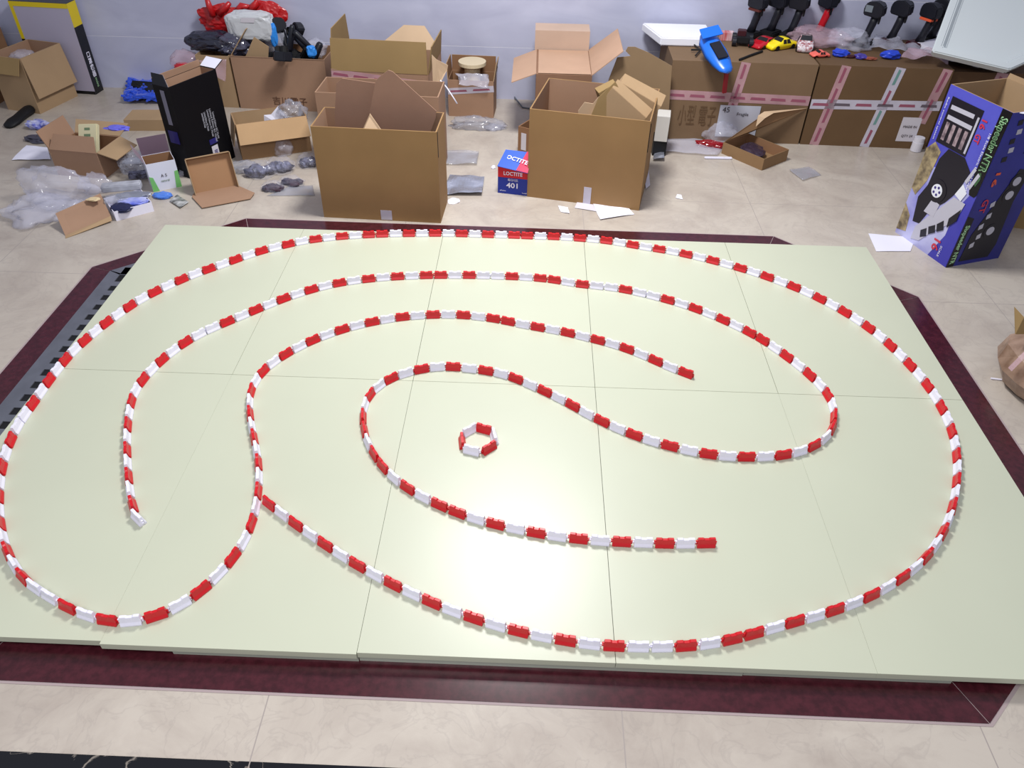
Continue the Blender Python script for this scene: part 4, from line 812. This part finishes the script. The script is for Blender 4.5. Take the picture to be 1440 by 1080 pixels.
MB().slab([at(1418, 512, ZF+.11)+V((-.01, -.02, 0)), at(1423, 517, ZF+.11)+V((-.01, -.02, 0)), at(1445, 483, ZF+.19)+V((-.005, -.04, 0)), at(1440, 478, ZF+.19)+V((-.005, -.04, 0))], .003, 0, n=V((-.5, -.8, .3)).normalized()).build('label', CLEARP, t)
MB().slab([at(1428, 470, ZF+.2), at(1442, 470, ZF+.2), at(1440, 446, ZF+.26), at(1427, 432, ZF+.27)], .004, 0, n=V((0, -1, 0))).build('peak', K_OLIVE, t)
one('paper_strip', MB().box(tuple(at(1401, 533, ZF+.003)), (.035, .006, .003), Matrix.Rotation(-.15, 3, 'Z')), WHITE, 'short white strip on the floor left of the wrapped bundle', 'strip')

# ================================================================ left side clutter
# tall flat appliance box, white front, black and yellow sides, leaning on the wall
A, B = V((-3.02, 1.60, ZF)), at(135, 133)
A = B+V((-.345, .03, 0))
cW = Carton('tall white-fronted box with yellow top and black side, leaning at the far left', A, B, .085, .50, mat('box_greywhite', srgb(176, 170, 190), rough=.35), closed=True, tilt=-.0, name='appliance_box')
BK = mat('art_black', srgb(8, 9, 14), rough=.3); YEL = mat('box_yellow', srgb(222, 196, 30), rough=.35)
cW.patch('R', .0, .0, .085, .375, BK, 'black_side'); cW.patch('R', .0, .375, .085, .50, YEL, 'yellow_side')
cW.patch('F', .0, .475, cW.w, .50, YEL, 'yellow_edge'); cW.patch('F', .0, .0, cW.w, .018, BK, 'black_edge'); cW.patch('F', 0, .3, .02, .475, YEL, 'yellow_edge'); cW.patch('F', 0, .0, .02, .3, BK, 'black_edge')
cW.patch('T', .0, .0, cW.w, .085, BK, 'black_top')
[text_mesh(c_, .036, cW.fm('R', .043, .215-.036*k_, .004), WHITE, cW.o, bold=True) for k_, c_ in enumerate('口罩機器')]
m4 = cW.fm('R', .045, .06, .004); text_mesh('mini', .03, frame(m4.translation, -cW.z, cW.y), PALEG, cW.o, fit=.05)

F_, R_ = at(57, 160.5), at(109.5, 135)
xd = (R_-F_).normalized(); yd = UPZ.cross(xd); dO = .22
cO = Carton('open tan carton at the far left with a big flap hanging down its side', F_, R_, dO, .30, K_TAN, K_PINK)
cO.flap('F', 172, .215, (.0, .0), m=K_TAN); cO.flap('L', 150, .09, (.0, .0), m=K_OLIVE, name='flap')
one('plastic_bag', lump(at(32, 78, .22), (.06, .05, .03), 91, .5, 2, 3), CLEAR, 'shiny clear film poking out of the far left open carton', 'bag')
cP = Carton('brown carton cut by the left frame edge behind the far left open carton', V((-3.45, 1.35, ZF)), V((-3.03, 1.33, ZF)), .35, .36, K_DARK, closed=True)

# black shoe
mb = MB(); p0 = at(12, 181); p1 = at(47, 158); ax = (p1-p0); Ls = ax.length; ax.normalize(); ay = UPZ.cross(ax); vs = []; fs = []; n = 10
pr = [(0, .018, .015), (.06, .034, .026), (.25, .042, .034), (.45, .034, .038), (.65, .032, .046), (.85, .034, .05), (.96, .028, .046), (1, .016, .03)]
for s_, hw, hh in pr:
    for j in range(n):
        a = 2*PI*j/n; vs.append(p0+ax*Ls*s_+ay*hw*math.cos(a)+UPZ*max(.001, hh*.5+hh*.5*math.sin(a)))
for k_ in range(len(pr)-1):
    for j in range(n): fs.append((k_*n+j, k_*n+(j+1) % n, (k_+1)*n+(j+1) % n, (k_+1)*n+j))
fs += [tuple(range(n-1, -1, -1)), tuple(range((len(pr)-1)*n, len(pr)*n))]
one('shoe', mb.add(vs, fs), BLACKM, 'black shoe on the floor in front of the far left open carton', 'shoe', smooth=True)

# blue fluffy cloth
mb = MB(); rnd = random.Random(5); ca, cb, cc, cdd = at(176, 147), at(232, 147), at(228, 122), at(186, 124)
sheet([ca+UPZ*.02, cb+UPZ*.02, cc+UPZ*.03, cdd+UPZ*.03], 16, 10, .03, 92, t=.02, mb=mb)
for k_ in range(260):
    u, v = rnd.random(), rnd.random(); p = ca.lerp(cb, u).lerp(cdd.lerp(cc, u), v)+UPZ*(.022+.03*rnd.random()); d = V((rnd.uniform(-1, 1), rnd.uniform(-1, .4), rnd.uniform(-.2, 1))).normalized()
    mb.tube([p, p+d*.022], [.008, .006], 5)
o = one('fluffy_cloth', mb, mat('cloth_blue', srgb(26, 74, 205), rough=.8, sheen=.4), 'bright blue fluffy cloth on the floor behind the black box', 'cloth')
one('black_strip', MB().slab([at(184, 120, .01), at(224, 131, .01), at(226, 116, .03), at(186, 113, .03)], .008, 0, n=UPZ), BLACKM, 'black flat piece lying on the blue fluffy cloth', 'piece')

# low closed carton behind the black box
cS = Carton('low flat carton lying on the floor left of the black box', at(178, 184), at(236, 184), .15, .06, K_TAN, closed=True)

# black tall open box
A, B = at(264, 257), at(333, 221)
A = at(271, 252); B = at(331, 221)
cT = Carton('tall open black printed box standing turned, blue glow marks on its side', A, B, .10, .44, mat('box_black', srgb(7, 7, 13), rough=.5, spec=.2), K_PINK, name='printed_box')
cT.flap('R', 62, .06, (.0, .0), m=mat('box_black', srgb(12, 12, 20), rough=.3), m2=WHITE, name='flap')
cT.flap('L', -12, .05, (.0, .03), m=BLACK, m2=WHITE)
cT.flap('K', -6, .03, m=K_PINK)
SWH = mat('print_silver', srgb(176, 176, 186), rough=.4)
for k_, (u, v, f_) in enumerate(((.185, .235, .13), (.201, .22, .16), (.165, .25, .09), (.216, .215, .13), (.15, .26, .07))):
    m4 = cT.fm('F', u, v-.02, .002); text_mesh('Limited Edition RC Model', .016, frame(m4.translation, -cT.z, cT.x), SWH, cT.o, fit=f_)
cT.patch('F', .16, .045, .20, .105, LABEL, 'label'); text_mesh('III', .03, frame(cT.fm('F', .18, .075, .004).translation, -cT.z, cT.x), mat('art_violet', srgb(60, 50, 120), rough=.3), cT.o)
cT.patch('F', .155, .115, .205, .14, mat('mark_blue', srgb(36, 34, 110), rough=.3), 'blue_mark'); cT.patch('L', .02, .17, .08, .23, mat('mark_blue', srgb(36, 34, 110), rough=.3), 'blue_mark')
cT.patch('L', .04, .26, .065, .42, mat('mark_grey', srgb(120, 118, 135), rough=.3), 'side_print')

# open mailer tray, back panel standing, lid flat
A, B = at(275, 274), at(334, 262)
ln = (B-A).normalized(); bkd = UPZ.cross(ln); Wm = (B-A).length
t = thing('mailer_box', 'opened small brown mailer tray in front of the black box, lid folded to the floor', 'box', A, 0)
Hm = .155; tl = bkd*.05
pA, pB, pC, pD = A, B, B+UPZ*Hm+tl, A+UPZ*Hm+tl
fn = ln.cross(UPZ*Hm+tl).normalized(); fn = fn if fn.y < 0 else -fn
MB().slab([pA, pB, pC, pD], .003, 0, n=fn).build('back_panel', kraft('mailer_in', 160, 122, 90), t)
rim = MB(); h_ = fn*.028
for a_, b_ in ((pA, pD), (pD, pC), (pC, pB)): rim.slab([a_, b_, b_+h_, a_+h_], .003, 0)
rim.build('rim', K_TAN, t)
lidp = [pA+V((-.01, 0, .006)), pB+V((0, 0, .006)), at(358, 271, ZF+.012), at(352, 279, ZF+.008), at(284, 292, ZF+.008), at(270, 277, ZF+.008)]
MB().slab(lidp, .003, 0, n=UPZ).build('lid', K_PINK, t)

# open carton with hanging front flap
A, B = at(343, 228), at(441, 219)
cU = Carton('open tan carton with front flap folded down, white paper inside', V((-1.405, .765, ZF)), V((-1.085, .91, ZF)), .17, .185, kraft('tan_dark', 150, 118, 86), K_TAN)
cU.flap('F', 152, .10, (-.0, -.0), m=kraft('flap_tan', 186, 152, 114)); cU.flap('L', 168, .12, (.01, .02), m=K_TAN)
one('paper_sheet', MB().slab([atY(372, 178, .93), atY(371, 162, .93), atY(381, 161, .94), atY(391, 149, .95), atY(406, 167, .93), atY(404, 182, .93)], .002, 0, n=V((0, -1, 0))), WHITE, 'white folded paper standing in the open carton with folded front flap', 'paper')
one('plastic_bag', lump(atY(412, 157, .95), (.06, .05, .05), 95, .5, 2.2, 4), CLEARG, 'clear bag of small parts in the right end of the carton with folded flap', 'bag')

# bags of parts in front of it
PARTS = mat('dark_parts', srgb(26, 24, 42), rough=.18, spec=1, bump=1, bscale=45, col2=srgb(120, 122, 150), scale=38); PARTSR = mat('red_parts', srgb(60, 24, 40), rough=.3, col2=srgb(36, 34, 56), scale=18)
def parts_bag(px, py, s, label, seed, pm=PARTS, film=CLEAR, rz=0):
    c = at(px, py); t = thing('parts_bag', label, 'bag', c, 0, 'bags of parts left of the big golden carton')
    mb = MB(); rr = random.Random(seed)
    for k_ in range(7): lump(c+V((rr.uniform(-.55, .55)*s[0], rr.uniform(-.5, .5)*s[1], s[2]*.45)), (s[0]*.46, s[1]*.46, s[2]*.5), seed+k_, .5, 2, 2, floor=ZF, mb=mb)
    mb.build('contents', pm, t); lump(c+UPZ*s[2]*.5, s, seed+50, .35, 2.4, 4, floor=ZF, rz=rz).build('film', mat('thin_film', srgb(215, 215, 235), rough=.08, spec=1, alpha=.12, bump=1, bscale=20), t, True)
    return t
parts_bag(366, 247, (.075, .05, .05), 'silvery bag of dark parts, left one before the folded-flap carton', 101)
parts_bag(396, 241, (.065, .05, .05), 'bag of dark parts between the left one and the clear balloon bag', 102)
parts_bag(384, 267, (.055, .035, .028), 'low bag of dark red parts nearest the track in front of the others', 103, PARTSR)
parts_bag(410, 260, (.06, .035, .028), 'flat bag of reddish black parts right of the nearest one', 104, PARTSR)
parts_bag(433, 233, (.05, .045, .04), 'bag of dark parts touching the big golden carton', 105)
one('plastic_bag', lump(at(400, 216)+UPZ*.035, (.05, .05, .055), 106, .3, 2, 4, floor=ZF), CLEAR, 'balloon-like clear bag before the carton with folded front flap', 'bag')
one('plastic_bag', lump(at(343, 240)+UPZ*.015, (.075, .04, .03), 107, .5, 2.2, 4, floor=ZF), CLEARG, 'flat clear bag between the black box and the bags of parts', 'bag')
paper([(375, 276), (443, 276), (440, 262), (410, 262)], 'clear film strip lying on the floor left of the big golden carton', 108, CLEARG, .003, name='plastic_film', cat='plastic film')

# open carton with a cream package
A = at(82, 246); B = at(148, 252)
cV = Carton('opened brown carton on the floor at left holding a cream package', A, B, .21, .13, K_PINK, K_DARK)
cV.flap('K', 82, .12, (.02, -.06), m=K_TAN); cV.flap('R', 105, .10, (.0, .03), m=K_TAN); cV.flap('L', 20, .09, (.0, .0), m=K_PINK); cV.flap('F', -35, .075, (.02, .02), m=K_PINK)
t = thing('cream_package', 'cream package with green print leaning in the opened brown carton', 'package', cV.P(.13, .08, .06), 0)
fr = frame(atY(123, 199, cV.P(0, .1, 0).y), V((1, -.12, .10)), V((-.12, .55, .75)))
MB().add([fr @ V((x, y, z)) for x in (-.052, .052) for y in (-.085, .085) for z in (-.022, 0)], [(0, 1, 3, 2), (4, 6, 7, 5), (0, 4, 5, 1), (2, 3, 7, 6), (0, 2, 6, 4), (1, 5, 7, 3)]).build('packet', mat('cream', srgb(214, 206, 170), rough=.5), t, bevel=.004)
GRN = mat('print_green', srgb(110, 130, 100), rough=.5)
for y_, w_ in ((.06, .03), (.03, .035), (-.0, .06), (-.02, .06), (-.05, .07)):
    MB().add([fr @ V((x, y_+dy, .001)) for x, dy in ((-w_/2, -.006), (w_/2, -.006), (w_/2, .006), (-w_/2, .006))], [(0, 1, 2, 3)]).build('print', GRN if y_ > -.04 else DKBLUE, t)
one('blue_packet', lump(cV.P(.19, .28, .14), (.06, .03, .012), 111, .4, 2, 3), mat('violet_packet', srgb(112, 110, 225), rough=.3), 'shiny violet-blue packet on the back flap of the opened brown carton', 'packet')

# clutter left of it
c = at(54, 180); one('blue_packet', lump(c+UPZ*.02, (.06, .04, .025), 112, .5, 2.2, 3, floor=ZF), mat('blue_white_packet', srgb(70, 80, 190), rough=.25, col2=srgb(215, 215, 235), scale=25), 'blue and white crumpled packet left of the opened brown carton', 'packet')
one('dark_wrapper', lump(at(56, 198)+UPZ*.01, (.07, .04, .018), 113, .5, 2.2, 3, floor=ZF), mat('dark_grey_film', srgb(70, 68, 82), rough=.3), 'dark grey wrapper below the blue and white packet', 'wrapper')
paper([(17, 226), (72, 226), (67, 209), (38, 206)], 'white paper sheet on the floor left of the opened brown carton', 114, WHITE, .006)
# big clear bag
mb = lump(at(88, 283)+UPZ*.055, (.18, .09, .10), 121, .45, 1.8, 4, floor=ZF, rz=-.3); lump(at(62, 300)+UPZ*.02, (.13, .12, .05), 122, .5, 2, 4, floor=ZF, mb=mb); lump(at(138, 268)+UPZ*.035, (.07, .045, .045), 123, .5, 2, 3, floor=ZF, mb=mb)
one('plastic_bag', mb, CLEAR, 'large crumpled clear plastic bag in front of the opened brown carton', 'bag')
# small brown lid lying tilted
q = [at(92, 332), at(156, 304, ZF+.02), at(141, 272, ZF+.07), at(78, 300, ZF+.06)]
t = thing('cardboard_panel', 'brown cardboard panel lying tilted in front of the large clear bag', 'cardboard', at(115, 310), 0)
MB().slab(q, .004, 0, n=UPZ).build('panel', K_PINK, t); MB().slab([q[0], q[1], q[1]+V((.01, -.02, -.012)), q[0]+V((.01, -.02, -.001))], .003, 0).build('edge_flap', K_TAN, t)
one('torn_tape', lump(at(131, 280, ZF+.075), (.028, .02, .006), 124, .5, 2.5, 2), mat('cream_tape', srgb(212, 190, 150), rough=.4), 'torn cream tape stuck on the tilted brown panel', 'tape')
# white tray box with packets
A, B = at(164, 311), at(217, 297)
cX = Carton('white shallow open box full of blue packets', A, B, .16, .045, WHITE, WHITE, name='open_box', t=.002)
BP = mat('packet_blue', srgb(84, 100, 220), rough=.2, spec=.7, col2=srgb(190, 195, 235), scale=12)
for k_, (u, v, z, s_, rz, lab, mm) in enumerate(((.10, .05, .045, (.065, .03, .014), .2, 'blue plastic sachet on top in the white shallow box', BP), (.04, .03, .04, (.05, .035, .014), -.4, 'dark blue sachet in the left corner of the white shallow box', DKBLUE),
        (.12, .10, .05, (.07, .03, .014), .1, 'silvery packet at the back of the white shallow box', SILVER), (.05, .10, .055, (.06, .035, .015), .5, 'crumpled clear sachet behind the blue one in the white shallow box', CLEARG))):
    one('sachet', lump(cX.P(u, v, z), s_, 130+k_, .3, 2, 3, rz=rz, sq=.8), mm, lab, 'sachet')
one('long_packet', MB().box(tuple(at(171, 262, ZF+.06)), (.17, .05, .03), Matrix.Rotation(.28, 3, 'Z')), mat('packet_pale', srgb(200, 202, 212), rough=.35, col2=srgb(150, 150, 160), scale=14), 'long pale packet lying across the top of the blue packets', 'packet', bevel=.004)
mb = lump(at(198, 243)+UPZ*.045, (.08, .07, .055), 141, .4, 2, 4, floor=ZF, rz=.3)
t = thing('parts_bag', 'large clear bag with dark flat parts behind the white shallow box', 'bag', at(178, 240), 0); mb.build('film', CLEARG, t)
MB().box(tuple(at(197, 245, ZF+.03)), (.10, .05, .02), Matrix.Rotation(.3, 3, 'Z')).build('contents', PARTS, t); MB().box(tuple(at(186, 226, ZF+.06)), (.08, .05, .01), Matrix.Rotation(.1, 3, 'Z')).build('contents', mat('card_grey', srgb(150, 152, 170), rough=.4), t)
# white and green box
A, B = at(216, 270), at(256, 262)
cY = Carton('white and green open box standing beside the black box', A, B, .11, .135, mat('white_card', srgb(220, 222, 236), rough=.5), K_DARK, name='printed_box', t=.002)
GR2 = mat('box_green', srgb(120, 190, 110), rough=.45)
w_ = cY.w
for pts in ([(0, 0), (.22, .0), (.12, .5), (0, .55)], [(1, 0), (.8, .0), (.88, .6), (1, .62)]):
    MB().slab([cY.P(u*w_, -.0015, v*.135) for u, v in pts], .001, 0, n=-cY.y).build('green_print', GR2, cY.o)
text_mesh('A S', .02, cY.fm('F', w_*.5, .07), INK, cY.o); text_mesh('natural', .014, cY.fm('F', w_*.5, .045), mat('print_green', srgb(110, 130, 100), rough=.5), cY.o)
cY.flap('L', 25, .07, (.0, .0), m=mat('mauve_card', srgb(150, 132, 146), rough=.5)); cY.flap('K', -8, .09, (.0, .0), m=mat('mauve_card2', srgb(120, 100, 116), rough=.5))
one('blue_sachet', lump(at(229, 277)+UPZ*.008, (.045, .03, .012), 151, .3, 2, 3, floor=ZF), mat('sachet_blue2', srgb(78, 124, 215), rough=.2), 'small bright blue sachet on the floor below the white and green box', 'sachet')
paper([(239, 284), (254, 294), (266, 286), (250, 275)], 'silver and dark foil sachet nearest the track, below the white and green box', 152, mat('foil_print', srgb(190, 190, 190), rough=.3, col2=srgb(60, 60, 56), scale=30), .006)
# pieces of clear film in front of the black box
one('plastic_bag', lump(at(262, 240)+UPZ*.02, (.04, .07, .05), 153, .5, 2.2, 3, floor=ZF), CLEAR, 'thin clear film squeezed between white-green box and the black box', 'bag')
# ---------------------------------------------------------------- light
def area(name, loc, size, power, color=(1, 1, 1), rot=(0, 0, 0), sy=None):
    l = bpy.data.lights.new(name, 'AREA'); l.energy = power; l.color = color; l.size = size
    if sy: l.shape = 'RECTANGLE'; l.size_y = sy
    o = bpy.data.objects.new(name, l); COL.objects.link(o); o.location = loc; o.rotation_euler = rot; return o
area('ceiling_lamp', (0.05, .1, 2.5), .55, 86, (1, 1, .99))
area('front_fill_light', (-.3, -3.3, 2.6), 1.2, 62, (1, .99, 1))  # added fill light, unseen, brightens the front faces of the barriers
w = bpy.data.worlds.new('world'); SC.world = w; w.use_nodes = True
w.node_tree.nodes['Background'].inputs[0].default_value = (.80, .85, 1, 1); w.node_tree.nodes['Background'].inputs[1].default_value = .40
SC.view_settings.view_transform = 'Standard'; SC.view_settings.look = 'None'; SC.view_settings.exposure = 0; SC.view_settings.gamma = 1
SC.view_settings.use_curve_mapping = False
for o in bpy.data.objects:
    for k in ('_w', '_pl'):
        if k in o: del o[k]
